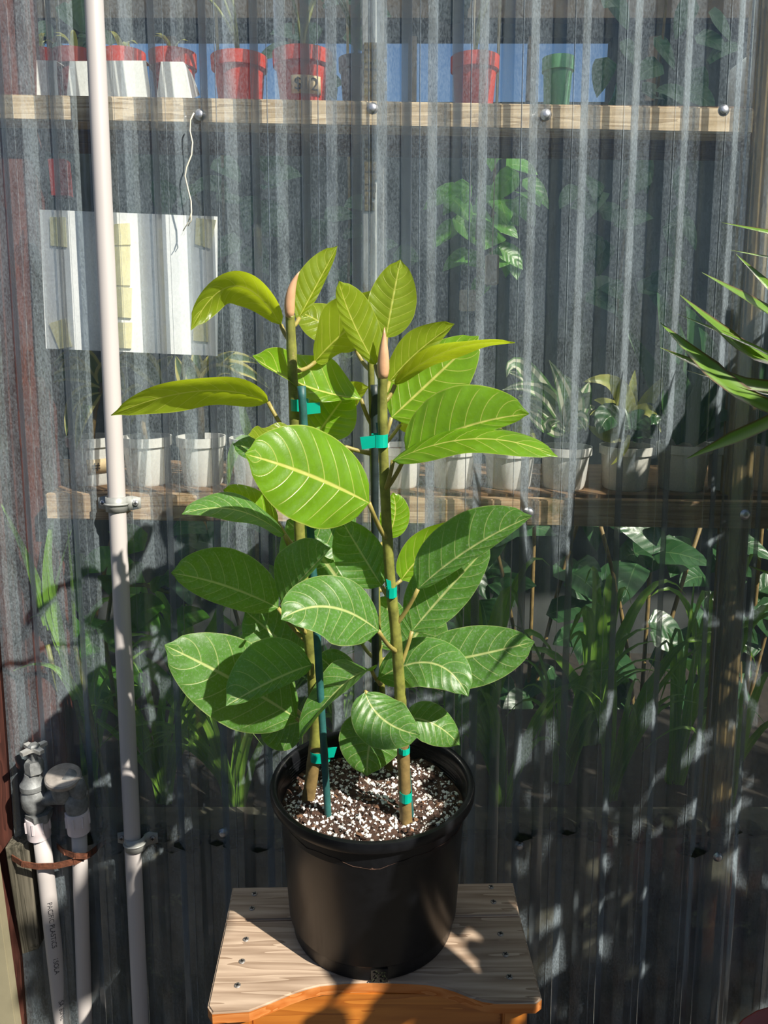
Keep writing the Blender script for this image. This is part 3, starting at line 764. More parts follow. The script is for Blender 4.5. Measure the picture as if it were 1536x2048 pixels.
# white folded cards in front of the left red pots
def card(front, flap, label):
    Yc = YU - 0.045; bm = bmesh.new()
    a = [atY(x, y, Yc + (0.012 if y < 150 else 0)) for x, y in front]
    f = [atY(x, y, Yc + dy) for x, y, dy in flap]
    vv = [bm.verts.new(p) for p in a]; bm.faces.new(vv)
    if f:
        g = [bm.verts.new(p) for p in f]; bm.faces.new(g)
    # back fold over the top
    tl, tr_ = a[0], a[1]
    g = [bm.verts.new(p) for p in (tl, tr_, tr_ + V((0, 0.03, 0.002)), tl + V((0, 0.03, 0.002)))]; bm.faces.new(list(reversed(g)))
    bmesh.ops.remove_doubles(bm, verts=bm.verts, dist=0.0004)
    o = obj('folded_card', bm, 'white_card', smooth=False)
    md = o.modifiers.new('thickness', 'SOLIDIFY'); md.thickness = 0.0015
    tag(o, label, 'card', 'white cards on the upper shelf')
card([(22, 121), (113, 123), (117, 196), (34, 192)], [(22, 121, .012), (34, 192, 0.0), (16, 155, 0.05), (17, 122, .05)], 'white folded plastic card with a bent left edge at the shelf end')
card([(140, 124), (205, 124), (208, 196), (134, 195)], [], 'white folded plastic card behind the long pipe')
card([(210, 123), (292, 123), (303, 197), (209, 195)], [], 'wide white folded plastic card between pipe and small gap')
card([(322, 125), (368, 125), (384, 198), (314, 196)], [(368, 125, .012), (384, 198, 0.0), (400, 190, 0.06), (385, 150, 0.06)], 'white folded plastic card with a sloping right side flap')
# pale tub at the right end of the upper shelf
X = atY(1530, 150, YU).x; z0 = zU(X)
e = empty('plastic_tub', (X+0.02, YU+0.02, z0), 'pale round tub at the right end of the upper shelf', 'tub')
bm = bmesh.new(); lathe(bm, (X+0.02, YU+0.02, z0), [(0, 0), (0.062, 0), (0.068, 0.075), (0.066, 0.085), (0.04, 0.105), (0.0, 0.11)], 32); obj('tub_body', bm, 'clear_tub', e)

# ------------------------------------------------------------------ lower shelf pots
LOW_G = 'white pots on the lower shelf'
lows = [(182, 872, 98, 'white_plastic', 'white pot with a yellow-edged plant and small tan tag beside the corner board'),
        (292, 872, 100, 'white_plastic', 'white pot of yellow-edged dracaena just right of the long pipe'),
        (402, 872, 98, 'white_plastic', 'white pot of spiky yellow-edged dracaena under the notice corner'),
        (508, 874, 98, 'white_plastic', 'white pot behind the largest glossy leaf of the big plant'),
        (800, 890, 96, 'white_plastic', 'white pot just right of the big plant stems'),
        (905, 892, 100, 'white_plastic', 'white pot under the two long right leaves of the big plant'),
        (1020, 894, 108, 'white_plastic', 'white pot with thin curling blades beside the white-striped dracaena'),
        (1132, 892, 104, 'white_plastic', 'white pot of white-striped dracaena'),
        (1254, 890, 108, 'white_speckled', 'dirty white pot of lime-yellow dracaena with one dark leaf'),
        (1369, 886, 108, 'white_speckled', 'black-speckled white pot of tall dark upright leaves'),
        (1460, 888, 84, 'white_speckled', 'white pot half hidden by the stained right post'),
        (1545, 888, 100, 'white_plastic', 'white pot just beyond the right post')]
LP = []
for i, (cx, yt_, wpx, mt, lb) in enumerate(lows):
    LP.append(shelf_pot(cx, yt_, wpx, zLo, YL, mt, lb, 'potted_dracaena' if i not in (3, 4, 5, 10) else 'white_pot', 'potted plant' if i not in (3, 4, 5, 10) else 'pot', LOW_G, rbf=0.80, rimh=0.2))
tag_on_pot(*LP[0], 172, 214, 920, 948, 'tag_tan', YL - 0.04, ('#', 0.02, 184, 941), 0.80, 0.2)
def pix_blades(idx, lst, width, mat, Y0=None, nrm=None, prof=strap, fold=0.2):
    e, s_, rt = LP[idx]
    for it in lst:
        (x0, y0), (x1, y1), (x2, y2) = it[:3]; d0, d2 = it[3] if len(it) > 3 else (0.0, 0.0)
        wd = it[4] if len(it) > 4 else width
        p0 = atY(x0, y0, YL + d0); p1 = atY(x1, y1, YL + (d0+d2)/2); p2 = atY(x2, y2, YL + d2)
        nn = nrm or V((0.25*rnd.uniform(-1, 1), -0.95, 0.35))
        blade(e, bez(p0, p1, p2, 11), wd*1.3, mat, nn, prof, fold)
pix_blades(0, [((205, 770), (160, 706), (100, 740), (0, -.01)), ((205, 772), (140, 748), (68, 782), (0, -.02)), ((200, 780), (150, 800), (133, 872), (0, -.05)),
               ((203, 770), (215, 735), (262, 732), (0, -.03)), ((198, 785), (170, 820), (152, 900), (0, -.05)), ((204, 775), (150, 720), (96, 812), (.02, .03)),
               ((205, 770), (230, 745), (250, 790), (0, -.02))], 0.021, 'blade_yellow_edge')
sprig(LP[0][0], [LP[0][1] - V((0, 0, .01)), atY(190, 820, YL), atY(205, 765, YL)], 0.004, 'stem_brown')
pix_blades(1, [((300, 750), (262, 718), (236, 722), (0, -.01)), ((262, 722), (295, 735), (332, 800), (-.02, -.03), .032), ((290, 770), (320, 735), (345, 712), (0, .02)),
               ((290, 780), (262, 790), (238, 815), (0, .02)), ((292, 770), (280, 800), (262, 850), (.02, .03), .014)], 0.022, 'blade_yellow_edge')
sprig(LP[1][0], [LP[1][1] - V((0, 0, .01)), atY(286, 850, YL), atY(292, 765, YL)], 0.005, 'stem_brown')
cr = [((402, 790), (370, 755), (352, 712)), ((402, 790), (395, 740), (392, 690)), ((403, 790), (425, 735), (470, 704)), ((404, 788), (450, 722), (520, 728)), ((404, 790), (460, 735), (540, 778)),
      ((404, 792), (440, 745), (505, 778)), ((403, 794), (430, 745), (470, 750)), ((402, 790), (410, 745), (432, 700)), ((400, 795), (372, 775), (345, 800)), ((403, 794), (425, 770), (468, 800)), ((400, 790), (380, 740), (372, 706))]
pix_blades(2, [c_ + ((0, rnd.uniform(-.06, .04)),) for c_ in cr], 0.024, 'blade_yellow_edge')
sprig(LP[2][0], [LP[2][1] - V((0, 0, .01)), atY(402, 790, YL)], 0.006, 'stem_brown')
pix_blades(3, [((505, 880), (470, 900), (455, 985), (-.02, -.045), .016), ((505, 885), (490, 840), (478, 780), (0, 0), .014)], 0.016, 'blade_grass')
pix_blades(6, [((1020, 900), (985, 850), (960, 845), (0, -.03)), ((1022, 900), (1040, 840), (1055, 800), (0, .02)), ((1018, 900), (975, 870), (945, 905), (0, -.03)), ((1021, 900), (1050, 860), (1075, 890), (0, -.03)), ((1020, 900), (1005, 830), (985, 770), (0, .01))], 0.013, 'blade_lime')
wt = [((1138, 862), (1085, 785), (1005, 780)), ((1138, 860), (1085, 780), (1012, 742)), ((1140, 860), (1130, 790), (1098, 720)), ((1138, 862), (1070, 810), (1035, 795)), ((1136, 866), (1090, 815), (1040, 800)), ((1136, 868), (1085, 845), (1048, 815)),
      ((1140, 860), (1165, 800), (1178, 765)), ((1140, 864), (1165, 825), (1190, 815)), ((1140, 868), (1160, 838), (1172, 862)), ((1138, 862), (1110, 800), (1060, 760)), ((1137, 868), (1100, 850), (1120, 842)), ((1140, 860), (1150, 800), (1130, 750)), ((1138, 862), (1050, 738), (1013, 755))]
pix_blades(7, [c_ + ((0, rnd.uniform(-.07, .03)),) for c_ in wt], 0.025, 'blade_white_stripe')
pix_blades(8, [((1258, 862), (1235, 775), (1166, 764), (0, -.03), .026), ((1258, 862), (1262, 800), (1270, 740), (0, .0), .018), ((1262, 862), (1300, 795), (1340, 747), (0, -.01), .02), ((1258, 864), (1225, 815), (1188, 800), (0, .02)),
               ((1262, 866), (1300, 830), (1330, 800), (0, .02)), ((1256, 866), (1215, 830), (1180, 830), (0, -.02)), ((1260, 866), (1290, 820), (1322, 865), (0, -.04)), ((1258, 870), (1245, 905), (1222, 930), (-.05, -.055), .008), ((1256, 868), (1210, 870), (1175, 850), (.0, -.03))], 0.020, 'blade_lime')
for bb in (((1262, 858), (1225, 832), (1198, 868), -.02, -.05, 'leaf_dark'), ((1262, 858), (1300, 832), (1326, 850), -.02, -.04, 'leaf_dark'), ((1262, 880), (1275, 860), (1310, 876), 0, -.03, 'leaf_dark')):
    blade(LP[8][0], bez(atY(*bb[0], YL+bb[3]), atY(*bb[1], YL+bb[3]-.01), atY(*bb[2], YL+bb[4]), 11), 0.055, bb[5], (0, -0.7, 0.7), ovate, 0.1, 4)
pix_blades(9, [((1362, 885), (1345, 700), (1314, 585), (0, -.01), .042), ((1370, 885), (1395, 720), (1372, 612), (0, .0), .045), ((1376, 885), (1420, 760), (1398, 655), (0, -.02), .045), ((1360, 885), (1310, 760), (1250, 655), (0, .02), .03),
               ((1378, 885), (1440, 800), (1462, 700), (0, .02), .04), ((1366, 885), (1352, 790), (1346, 720), (-.02, -.03), .05), ((1374, 885), (1400, 800), (1415, 730), (-.02, -.03), .04), ((1372, 880), (1420, 835), (1480, 840), (0, -.04), .03)], 0.04, 'blade_snake', nrm=V((0.1, -0.95, 0.3)))
pix_blades(11, [((1545, 885), (1500, 790), (1470, 640), (0, .03), .04), ((1545, 885), (1540, 800), (1520, 700), (0, .0), .04), ((1545, 885), (1490, 840), (1440, 760), (0, .02), .03), ((1545, 885), (1580, 780), (1600, 700), (0, 0), .04)], 0.04, 'blade_snake', nrm=V((0.1, -0.95, 0.3)))

# ------------------------------------------------------------------ plants in the raised bed behind the wall
def grass_clump(cx, cy, Y, n, hgt, spread, label, mat='blade_grass', width=0.014, lean=0.0):
    c = atY(cx, cy, Y); c.z = BED
    e = empty('grass_clump', c, label, 'plant', 'grassy clumps in the bed')
    for k in range(n):
        a_ = rnd.uniform(0, 2*pi); L = hgt*rnd.uniform(0.6, 1.1); sp = spread*rnd.uniform(0.35, 1.0)
        d_ = V((cos(a_)*sp + lean, sin(a_)*sp*0.45, 0))
        p2 = c + d_ + V((0, 0, L*rnd.uniform(0.45, 0.95))); p1 = c + d_*0.42 + V((0, 0, L*0.72))
        if p2.y < wallY(p2.z, -0.02): p2.y = wallY(p2.z, -0.02) + 0.01
        if p1.y < wallY(p1.z, -0.02): p1.y = wallY(p1.z, -0.02) + 0.01
        blade(e, bez(c + V((rnd.uniform(-.015, .015), rnd.uniform(0, .02), -0.01)), p1, p2, 10), width*rnd.uniform(0.7, 1.3), mat, V((0.2*rnd.uniform(-1, 1), -0.6, 0.8)), needle, 0.25)
    return e
YB = wallY(BED+0.05, -0.10) + 0.10
GL = 'arching green grassy clump growing in the bed below the lower shelf'
GLS = ['against the foot of the red corner post', 'between the red post and the long pipe', 'just right of the long pipe', 'left of the black pot rim', 'behind the left edge of the black pot', 'behind the middle of the black pot',
       'behind the right edge of the black pot', 'just right of the black pot', 'under the white-striped dracaena pot', 'under the lime-yellow dracaena pot', 'under the pot of tall dark leaves', 'at the foot of the stained right post']
for gi, (cx, n, h, sp, dy) in enumerate(((60, 12, .42, .20, .0), (180, 15, .40, .26, .08), (330, 18, .36, .30, .03), (470, 18, .34, .28, .0), (560, 12, .30, .24, .12), (690, 10, .34, .22, .15), (900, 14, .38, .24, .05), (1010, 16, .34, .26, .0),
                           (1120, 15, .36, .26, .1), (1220, 13, .40, .24, .04), (1340, 13, .44, .24, .1), (1450, 11, .40, .2, .02))):
    grass_clump(cx, 1640, YB+dy, n, h, sp, 'arching green grassy clump in the bed ' + GLS[gi])
for gi, (cx, n, h, sp, dy, w_, lb) in enumerate(((150, 12, .50, .22, .22, .030, 'behind the long pipe'), (400, 14, .46, .26, .24, .032, 'left of the big potted fig'), (620, 12, .50, .22, .26, .032, 'directly behind the big potted fig'),
        (960, 14, .50, .24, .24, .032, 'just right of the big potted fig'), (1180, 12, .50, .24, .26, .030, 'under the white-striped dracaena'), (1400, 12, .52, .22, .24, .030, 'near the stained right post'))):
    grass_clump(cx, 1600, YB+dy, n, h, sp, 'wide-bladed leafy clump at the back of the bed ' + lb, width=w_)
# tall blades by the red post
e = empty('tall_grass', V((atW(120, 1400, -.13).x, wallY(BED, -.13), BED)), 'tall pale green blades standing against the red corner post', 'plant')
for (a_, b2, c_, w_) in (((95, 1250), (60, 1130), (-10, 985), .020), ((100, 1260), (70, 1150), (10, 1040), .012), ((125, 1290), (96, 1140), (120, 985), .024), ((128, 1300), (105, 1180), (92, 1090), .016),
                         ((152, 1310), (143, 1150), (132, 1020), .006), ((118, 1300), (108, 1200), (150, 1040), .010), ((150, 1400), (120, 1345), (80, 1325), .012), ((170, 1420), (110, 1335), (20, 1345), .012), ((140, 1380), (100, 1250), (55, 1242), .008)):
    p0 = atW(*a_, -.022); blade(e, bez(p0, atW(*b2, -.022), atW(*c_, -.022), 12), w_, 'blade_grass', (0.1, -0.9, 0.3), needle, 0.3)
for x in (95, 125, 150):
    p = atW(x, 1290, -.022); q_ = V((p.x+.01, wallY(BED, -.13), BED-.01)); sprig(e, [q_, V((p.x+.008, (q_.y+p.y)/2, (BED+p.z)/2)), p], 0.004)
# climbing vine with broad leaves
vc = V((atY(235, 1400, YB+.05).x, YB+.05, BED))
e = empty('vine', vc, 'broad-leaved lime green vine behind the lower part of the long pipe', 'plant')
sprig(e, [vc, atY(230, 1400, YB+.05), atY(210, 1280, YB+.04), atY(225, 1170, YB+.03), atY(290, 1170, YB+.03), atY(340, 1185, YB+.03)], 0.004)
for (a_, c_, w_) in (((150, 1165), (120, 1130), .07), ((150, 1160), (172, 1120), .06), ((222, 1150), (218, 1190), .045), ((258, 1165), (290, 1135), .04), ((255, 1240), (330, 1215), .075), ((262, 1235), (320, 1262), .06), ((222, 1240), (235, 1300), .06), ((300, 1180), (345, 1165), .03), ((200, 1280), (150, 1320), .06), ((340, 1250), (420, 1235), .05), ((330, 1170), (380, 1140), .035)):
    p0 = atY(*a_, YB+.02); p2 = atY(*c_, YB-.01); blade(e, bez(p0, (p0+p2)/2 + V((0, 0, .008)), p2, 10), w_, 'leaf_pothos', (0.1, -0.75, 0.65), heart, 0.12, 4)
# things deeper inside
def hang_foliage(cx, cy, Y, n, rad, mat, label, w_=0.06):
    c = atY(cx, cy, Y); e = empty('hanging_foliage', c, label, 'plant', 'foliage deep inside the greenhouse')
    for k in range(n):
        a_ = rnd.uniform(0, 2*pi); r_ = rad*math.sqrt(rnd.random()); p0 = c + V((cos(a_)*r_, rnd.uniform(-.06, .06), sin(a_)*r_*1.3))
        d_ = V((rnd.uniform(-1, 1), rnd.uniform(-.6, .3), rnd.uniform(-1, .3))).normalized()*w_*1.5
        blade(e, bez(p0, p0 + d_*0.5 + V((0, 0, .01)), p0 + d_, 7), w_, mat, V((rnd.uniform(-.4, .4), -0.8, 0.6)), heart, 0.1, 3)
    bm = bmesh.new(); top_ = V((c.x, c.y, 2.62))
    tube(bm, [top_, c + V((0, 0, rad)), c - V((0.01, 0, rad*1.3))], 0.004, 6); obj('hanging_stem', bm, 'stem_brown', e)
hang_foliage(965, 360, 1.9, 14, .10, 'leaf_pothos', 'yellow-green trailing foliage hanging high inside near the single red pot')
hang_foliage(985, 480, 2.15, 16, .10, 'leaf_pothos', 'yellow-green foliage hanging above the pale wooden blocks')
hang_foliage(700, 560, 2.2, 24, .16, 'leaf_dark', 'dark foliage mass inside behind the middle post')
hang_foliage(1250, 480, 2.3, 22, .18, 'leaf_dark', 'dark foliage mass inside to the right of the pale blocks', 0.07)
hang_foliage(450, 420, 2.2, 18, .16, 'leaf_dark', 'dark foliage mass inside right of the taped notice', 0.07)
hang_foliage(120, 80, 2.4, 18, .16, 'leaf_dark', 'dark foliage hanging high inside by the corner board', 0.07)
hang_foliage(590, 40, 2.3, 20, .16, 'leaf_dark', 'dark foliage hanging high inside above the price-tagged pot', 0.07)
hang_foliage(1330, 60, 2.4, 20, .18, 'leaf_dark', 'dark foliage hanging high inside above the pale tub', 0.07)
rack = None
for (x0, y0, x1, y1, Y, mt, nm, lb) in ((972, 510, 995, 570, 1.72, 'pale_block', 'wooden_block', 'pale upright wooden block hanging inside beside green foliage'), (920, 580, 950, 622, 1.62, 'pale_block', 'wooden_block', 'pale square wooden block hanging inside below the foliage'),
                                       (100, 320, 142, 395, 1.75, 'darkred_plastic', 'red_box', 'dark red box hanging inside above the taped notice')):
    a_, b2 = atY(x0, y0, Y), atY(x1, y1, Y); e = empty(nm, V(((a_.x+b2.x)/2, Y, b2.z)), lb, 'box')
    bm = bmesh.new(); box(bm, (a_+b2)/2, (b2.x-a_.x, 0.03, a_.z-b2.z), 0.002); obj('block_body', bm, mt, e, smooth=False)
    bm = bmesh.new(); tube(bm, [(a_+b2)/2 + V((0, 0, (a_.z-b2.z)/2 - .002)), V(((a_.x+b2.x)/2, Y, 2.66))], 0.0012, 5); obj('hanging_wire', bm, 'string', e)
def floor_plant(cx, Y, h, n, mat, label):
    c = V((atY(cx, 1300, Y).x, Y, 0.02)); e = empty('leafy_floor_plant', c, label, 'plant', 'leafy plants on the greenhouse floor')
    for q in range(3): sprig(e, bez(c, c + V((.05*(q-1), 0, h*.5)), c + V((.16*(q-1), .03*q, h)), 7), 0.006, 'stem_brown')
    for k in range(n):
        p0 = c + V((rnd.uniform(-.24, .24), rnd.uniform(-.12, .12), h*rnd.uniform(.25, 1.05)))
        d_ = V((rnd.uniform(-1, 1), rnd.uniform(-1, .2), rnd.uniform(-.7, .3))).normalized()*rnd.uniform(.10, .17)
        blade(e, bez(p0, p0 + d_*.5 + V((0, 0, .015)), p0 + d_, 7), .085, mat, V((rnd.uniform(-.4, .4), -.75, .7)), heart, 0.1, 3)
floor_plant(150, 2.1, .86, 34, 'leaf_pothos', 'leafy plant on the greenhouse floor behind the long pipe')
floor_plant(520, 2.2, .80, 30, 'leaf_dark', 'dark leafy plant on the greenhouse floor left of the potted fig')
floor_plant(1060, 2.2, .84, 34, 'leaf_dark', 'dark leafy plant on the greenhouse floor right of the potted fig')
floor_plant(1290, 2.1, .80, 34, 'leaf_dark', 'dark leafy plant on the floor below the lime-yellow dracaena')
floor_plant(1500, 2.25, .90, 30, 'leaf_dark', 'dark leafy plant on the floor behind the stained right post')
# dark green hanging pot at the top edge
c = atY(905, 20, 1.75); e = empty('hanging_pot', c, 'dark green ribbed hanging pot at the top inside the greenhouse', 'pot')
bm = bmesh.new(); lathe(bm, c - V((0, 0, .015)), [(0, 0), (.030, 0), (.033, .02), (.035, .021), (.038, .04), (.040, .041), (.043, .06), (.046, .061), (.055, .12), (.058, .122), (.058, .13), (.05, .13)], 28); obj('pot_body', bm, 'dark_green_plastic', e)
bm = bmesh.new()
for a_ in (0.3, 2.4, 4.5): tube(bm, [c + V((.056*cos(a_), .056*sin(a_), .11)), c + V((0, 0, .45)), c + V((0, 0, .8))], .0015, 5)
obj('hanger_wire', bm, 'string', e)
# interior bench blocks so the lower half is not bare
# ------------------------------------------------------------------ spiky palm-like dracaena to the right
YPm = 0.97
pc = atY(1790, 860, 0.90)
pl = empty('dracaena_palm', V((pc.x+0.05, 0.85, 0)), 'spiky dracaena with long narrow arching blades reaching in front of the wall', 'plant')
base = V((pc.x+0.05, 0.85, 0))
bm = bmesh.new(); round_pot(bm, base, 0.16, 0.12, 0.30); obj('pot', bm, 'darkred_plastic', pl)
bm = bmesh.new(); lathe(bm, base, [(.145, .255), (.1, .262), (0, .265)], 24); obj('soil', bm, 'soil', pl)
def cane_pl(p1, bend):
    bm = bmesh.new(); tube(bm, bez(base + V((0, 0, .24)), (base+p1)/2 + V(bend), p1, 10), [.018 - .0006*i for i in range(10)], 10); return obj('cane', bm, 'stem_brown', pl)
cn = cane_pl(pc, (0.02, 0.0, 0))
vis = [((1443, 445), (1520, 462), 0.012), ((1460, 500), (1540, 516), 0.008), ((1472, 508), (1525, 560), 0.012), ((1404, 545), (1470, 585), 0.020), ((1360, 590), (1440, 660), 0.022), ((1355, 628), (1430, 660), 0.008),
       ((1320, 645), (1400, 720), 0.024), ((1320, 695), (1410, 738), 0.022), ((1370, 740), (1480, 772), 0.008), ((1372, 918), (1450, 885), 0.018), ((1452, 660), (1540, 720), .018), ((1498, 1132), (1545, 1150), .008)]
for (tip, md_, w_) in vis:
    p2 = atY(*tip, YPm + rnd.uniform(-.02, .03)); p1 = atY(*md_, YPm - 0.01)
    p0 = pc + V((0, 0, rnd.uniform(-.05, .08)))
    # keep the visible run on the pixels, then sweep back to the crown
    pts = bez(p2, p1, p1 + (p1-p2)*0.55*1.0, 7)[:6]; last = pts[-1]; dirv = (pts[-1]-pts[-2]).normalized()
    L = (p0-last).length
    tail = []
    for i in range(1, 9):
        s = i/8; c1 = last + dirv*L*0.4; c2 = p0 + (last-p0)*0.3 + V((0, 0, .03))
        tail.append(last*(1-s)**3 + c1*3*s*(1-s)**2 + c2*3*s*s*(1-s) + p0*s**3)
    al = list(reversed(pts + tail))
    blade(cn, al, w_*1.35, 'blade_palm', V((rnd.uniform(-.25, .1), -0.45, 0.85)), lambda u: max(.03, min(1, .6+u)*min(1, (1-u)*3.2)**.8), 0.2, 2, 'leaf_blade')
def crown(cane, c, n, L, seed, keep=None, wd=0.02):
    r = random.Random(seed)
    k = 0
    while k < n:
        th = r.uniform(0, 2*pi); el = r.uniform(-0.35, 1.25)
        d_ = V((cos(th)*cos(el), sin(th)*cos(el), sin(el))); LL = L*r.uniform(0.75, 1.1)
        p2 = c + d_*LL - V((0, 0, LL*0.28*cos(el))); p1 = c + d_*LL*0.55
        if p2.y > wallY(p2.z, 0.06) or p1.y > wallY(p1.z, 0.06): continue
        if keep and not keep(p2, p1): continue
        k += 1
        p0 = c + V((r.uniform(-.01, .01), r.uniform(-.01, .01), r.uniform(-.06, .05)))
        blade(cane, bez(p0, p1, p2, 9), wd*r.uniform(0.8, 1.2), 'blade_palm', V((r.uniform(-.3, .3), r.uniform(-.3, .3), 1)), lambda u: max(.03, min(1, .6+u)*min(1, (1-u)*2.2)**.8), 0.2, 2, 'leaf_blade')
def outside(p2, p1):                     # keep the frame clear except for the blades above
    for p in (p2, p1, (p1+p2)/2):
        d_ = p - CP; zf = d_.dot(FW)
        if zf < 0.15: return True if zf < -0.05 else False
        x = 768 + FPX*d_.x/zf
        if x < 1560: return False
    return True
crown(cn, pc, 85, 0.40, 3, outside)

# unseen broad-leaved shrub added on the right; leaves placed to shade wall and stool
SV = -sdir; E1 = V((cos(SUN_AZ), sin(SUN_AZ), 0)); E2 = SV.cross(E1)
if E2.z < 0: E2 = -E2
SB = V((0.95, 0.30, 0))
sh = empty('shade_shrub', SB, 'tall leafy shrub standing to the right whose crown shades the wall', 'shrub')
sr = random.Random(21)
bm = bmesh.new()
tube(bm, [SB, SB + V((.02, .02, .5)), SB + V((-.05, .05, .95))], [.022, .018, .014], 10)
for k in range(7):
    a_ = sr.uniform(0, 6.28); p0 = SB + V((0, .03, sr.uniform(.35, .9))); p2 = p0 + V((.38*cos(a_), .3*sin(a_), sr.uniform(.1, .45)))
    tube(bm, bez(p0, (p0+p2)/2 + V((0, 0, .05)), p2, 6), [.010, .009, .008, .007, .005, .004], 7)
hb = E1*.5 + E2*1.0 + SV*2.12
tube(bm, bez(SB + V((-.05, .05, .9)), SB + V((.05, -.15, 1.6)), hb, 10), [.012 - .0009*i for i in range(10)], 7)
obj('trunk', bm, 'stem_brown', sh)
def shade_limit(a): return 0.875 + (a-0.58)*0.55
vs_, fs_, uv_ = [], [], []
cnt = 0
while cnt < 1050:
    a_ = sr.uniform(0.545, 1.75); e_ = sr.uniform(0.28, 1.42); tt = sr.uniform(0.95, 1.45)
    if cnt < 34:                            # high branch leaves added to shade the valve and lower left leaves
        a_, e_, tt = sr.uniform(.445, .54), sr.uniform(.93, 1.08), sr.uniform(1.95, 2.3)
    else:
        gap = shade_limit(a_) - e_
        if gap < 0.0: continue
        if gap < 0.13 and sr.random() > gap/0.13*0.8: continue
    c = E1*a_ + E2*e_ + SV*tt
    d_ = c - CP; zf = d_.dot(FW)
    if c.y > wallY(c.z) - 0.16 or c.z < 0.25 or (zf > 0 and d_.x/zf*FPX < 1000): continue
    dr = V((sr.uniform(-1, 1), sr.uniform(-1, 1), sr.uniform(-.8, .3))).normalized(); L = sr.uniform(.07, .12)
    nn = (SV*0.8 + V((sr.uniform(-1, 1), sr.uniform(-1, 1), sr.uniform(-.3, 1)))*0.6).normalized()
    pts = bez(c - dr*L/2, c + V((0, 0, .008)), c + dr*L/2, 6)
    b0 = len(vs_); bb = dr.cross(nn).normalized()
    for i, p in enumerate(pts):
        hw = ovate(i/5)*L*0.25
        for v in (-1, 0, 1): vs_.append(p + bb*(hw*v) + nn*(abs(v)*hw*.2) - SB); uv_.append((i/5, v*.5+.5))
    for i in range(5):
        for q in (0, 1): fs_.append((b0+i*3+q, b0+i*3+q+1, b0+i*3+q+4, b0+i*3+q+3))
    cnt += 1
me = bpy.data.meshes.new('foliage'); me.from_pydata(vs_, [], fs_); ul = me.uv_layers.new(name='UVMap')
for lp in me.loops: ul.data[lp.index].uv = uv_[lp.vertex_index]
me.update(); o = link('foliage', me, 'leaf_dark'); o.parent = sh; tag(o, kind='stuff')

# ------------------------------------------------------------------ stool
st = empty('wooden_stool', V((-0.012, 0.86, 0)), 'weathered wooden stool with amber varnished front under the potted plant', 'stool')
def sp(x, y): p = atZ(x, y, STOOL_Z); return (p.x, p.y)
TH = 0.016
bl, br = sp(465, 1774), sp(1026, 1764); fl, fr_ = sp(413, 2022), sp(1085, 2004)
jl, jr = sp(452, 1841), sp(1040, 1831)
g = 0.0009
def planks(name, poly, mats):
    bm = bmesh.new(); prism(bm, poly, STOOL_Z - TH, STOOL_Z, 0, 1)
    bmesh.ops.recalc_face_normals(bm, faces=bm.faces)
    es = [e for e in bm.edges if all(v.co.z > STOOL_Z - 0.001 for v in e.verts)]
    bmesh.ops.bevel(bm, geom=es, offset=0.0022, segments=3, affect='EDGES')
    o = obj(name, bm, mats, st, smooth=False); return o
planks('plank', [(jl[0], jl[1]+g), (jr[0], jr[1]+g), br, bl], ['wood_weathered', 'wood_weathered'])
curve = [(415, 2012), (424, 2026), (498, 2021), (540, 2005), (582, 1987), (612, 1977), (640, 1970), (690, 1965), (745, 1963), (810, 1965), (850, 1967), (880, 1972), (910, 1981), (940, 1993), (965, 2001), (990, 2005), (1072, 2005), (1084, 1996)]
planks('plank', [(jl[0], jl[1]-g)] + [sp(*q) for q in curve] + [(jr[0], jr[1]-g)], ['wood_weathered', 'wood_orange_edge'])
for (x, y) in ((509, 1788), (504, 1817), (492, 1879), (484, 1923), (475, 1971), (982, 1774), (987, 1804), (1001, 1868), (1011, 1909), (1019, 1954)):
    p = atZ(x, y, STOOL_Z); bm = bmesh.new()
    lathe(bm, p - V((0, 0, .002)), [(0, 0), (.0042, 0), (.0042, .0026), (.0034, .0032), (.0, .0030)], 16); s_ = obj('screw', bm, 'screw_dark', st)
    bm = bmesh.new(); a_ = rnd.uniform(0, 1.5); X = V((cos(a_), sin(a_), 0)); Yq = V((-sin(a_), cos(a_), 0))
    for ax in ((X, Yq), (Yq, X)): box(bm, p + V((0, 0, .0012)), (.0056, .0012, .0008), 0, (ax[0], ax[1], V((0, 0, 1))))
    obj('screw_slot', bm, 'slot_black', s_, smooth=False)
zl = STOOL_Z - TH
xl0, xr0 = fl[0] + 0.030, fr_[0] - 0.028
yf, yb = 0.795, 0.940
for x in (xl0+.0, xr0-.0):
    for y in (yf, yb):
        bm = bmesh.new(); box(bm, (x, y, zl/2), (.030, .030, zl), .002); obj('leg', bm, 'wood_amber', st, smooth=False)
bm = bmesh.new(); box(bm, ((xl0+xr0)/2, yf+.002, zl-.085), (xr0-xl0-.030, .014, .170), .0015); obj('apron', bm, 'wood_amber', st, smooth=False)
bm = bmesh.new(); box(bm, ((xl0+xr0)/2, yb-.002, zl-.05), (xr0-xl0-.030, .014, .10), .0015); obj('apron', bm, 'wood_amber', st, smooth=False)
for x in (xl0, xr0):
    bm = bmesh.new(); box(bm, (x, (yf+yb)/2, zl-.05), (.016, yb-yf-.030, .10), .0015); obj('side_rail', bm, 'wood_amber', st, smooth=False)
    bm = bmesh.new(); box(bm, (x, (yf+yb)/2, .14), (.016, yb-yf-.030, .03), .0015); obj('side_rail', bm, 'wood_amber', st, smooth=False)
for x, sg in ((xl0+.024, 1), (xr0-.024, -1)):
    bm = bmesh.new(); p = V((x, yf-.005, zl-.02)); lathe(bm, p, [(.0038, 0), (.0038, .001), (.002, .002), (0, .002)], 14, V((0, -1, 0))); s_ = obj('screw', bm, 'screw_dark', st)

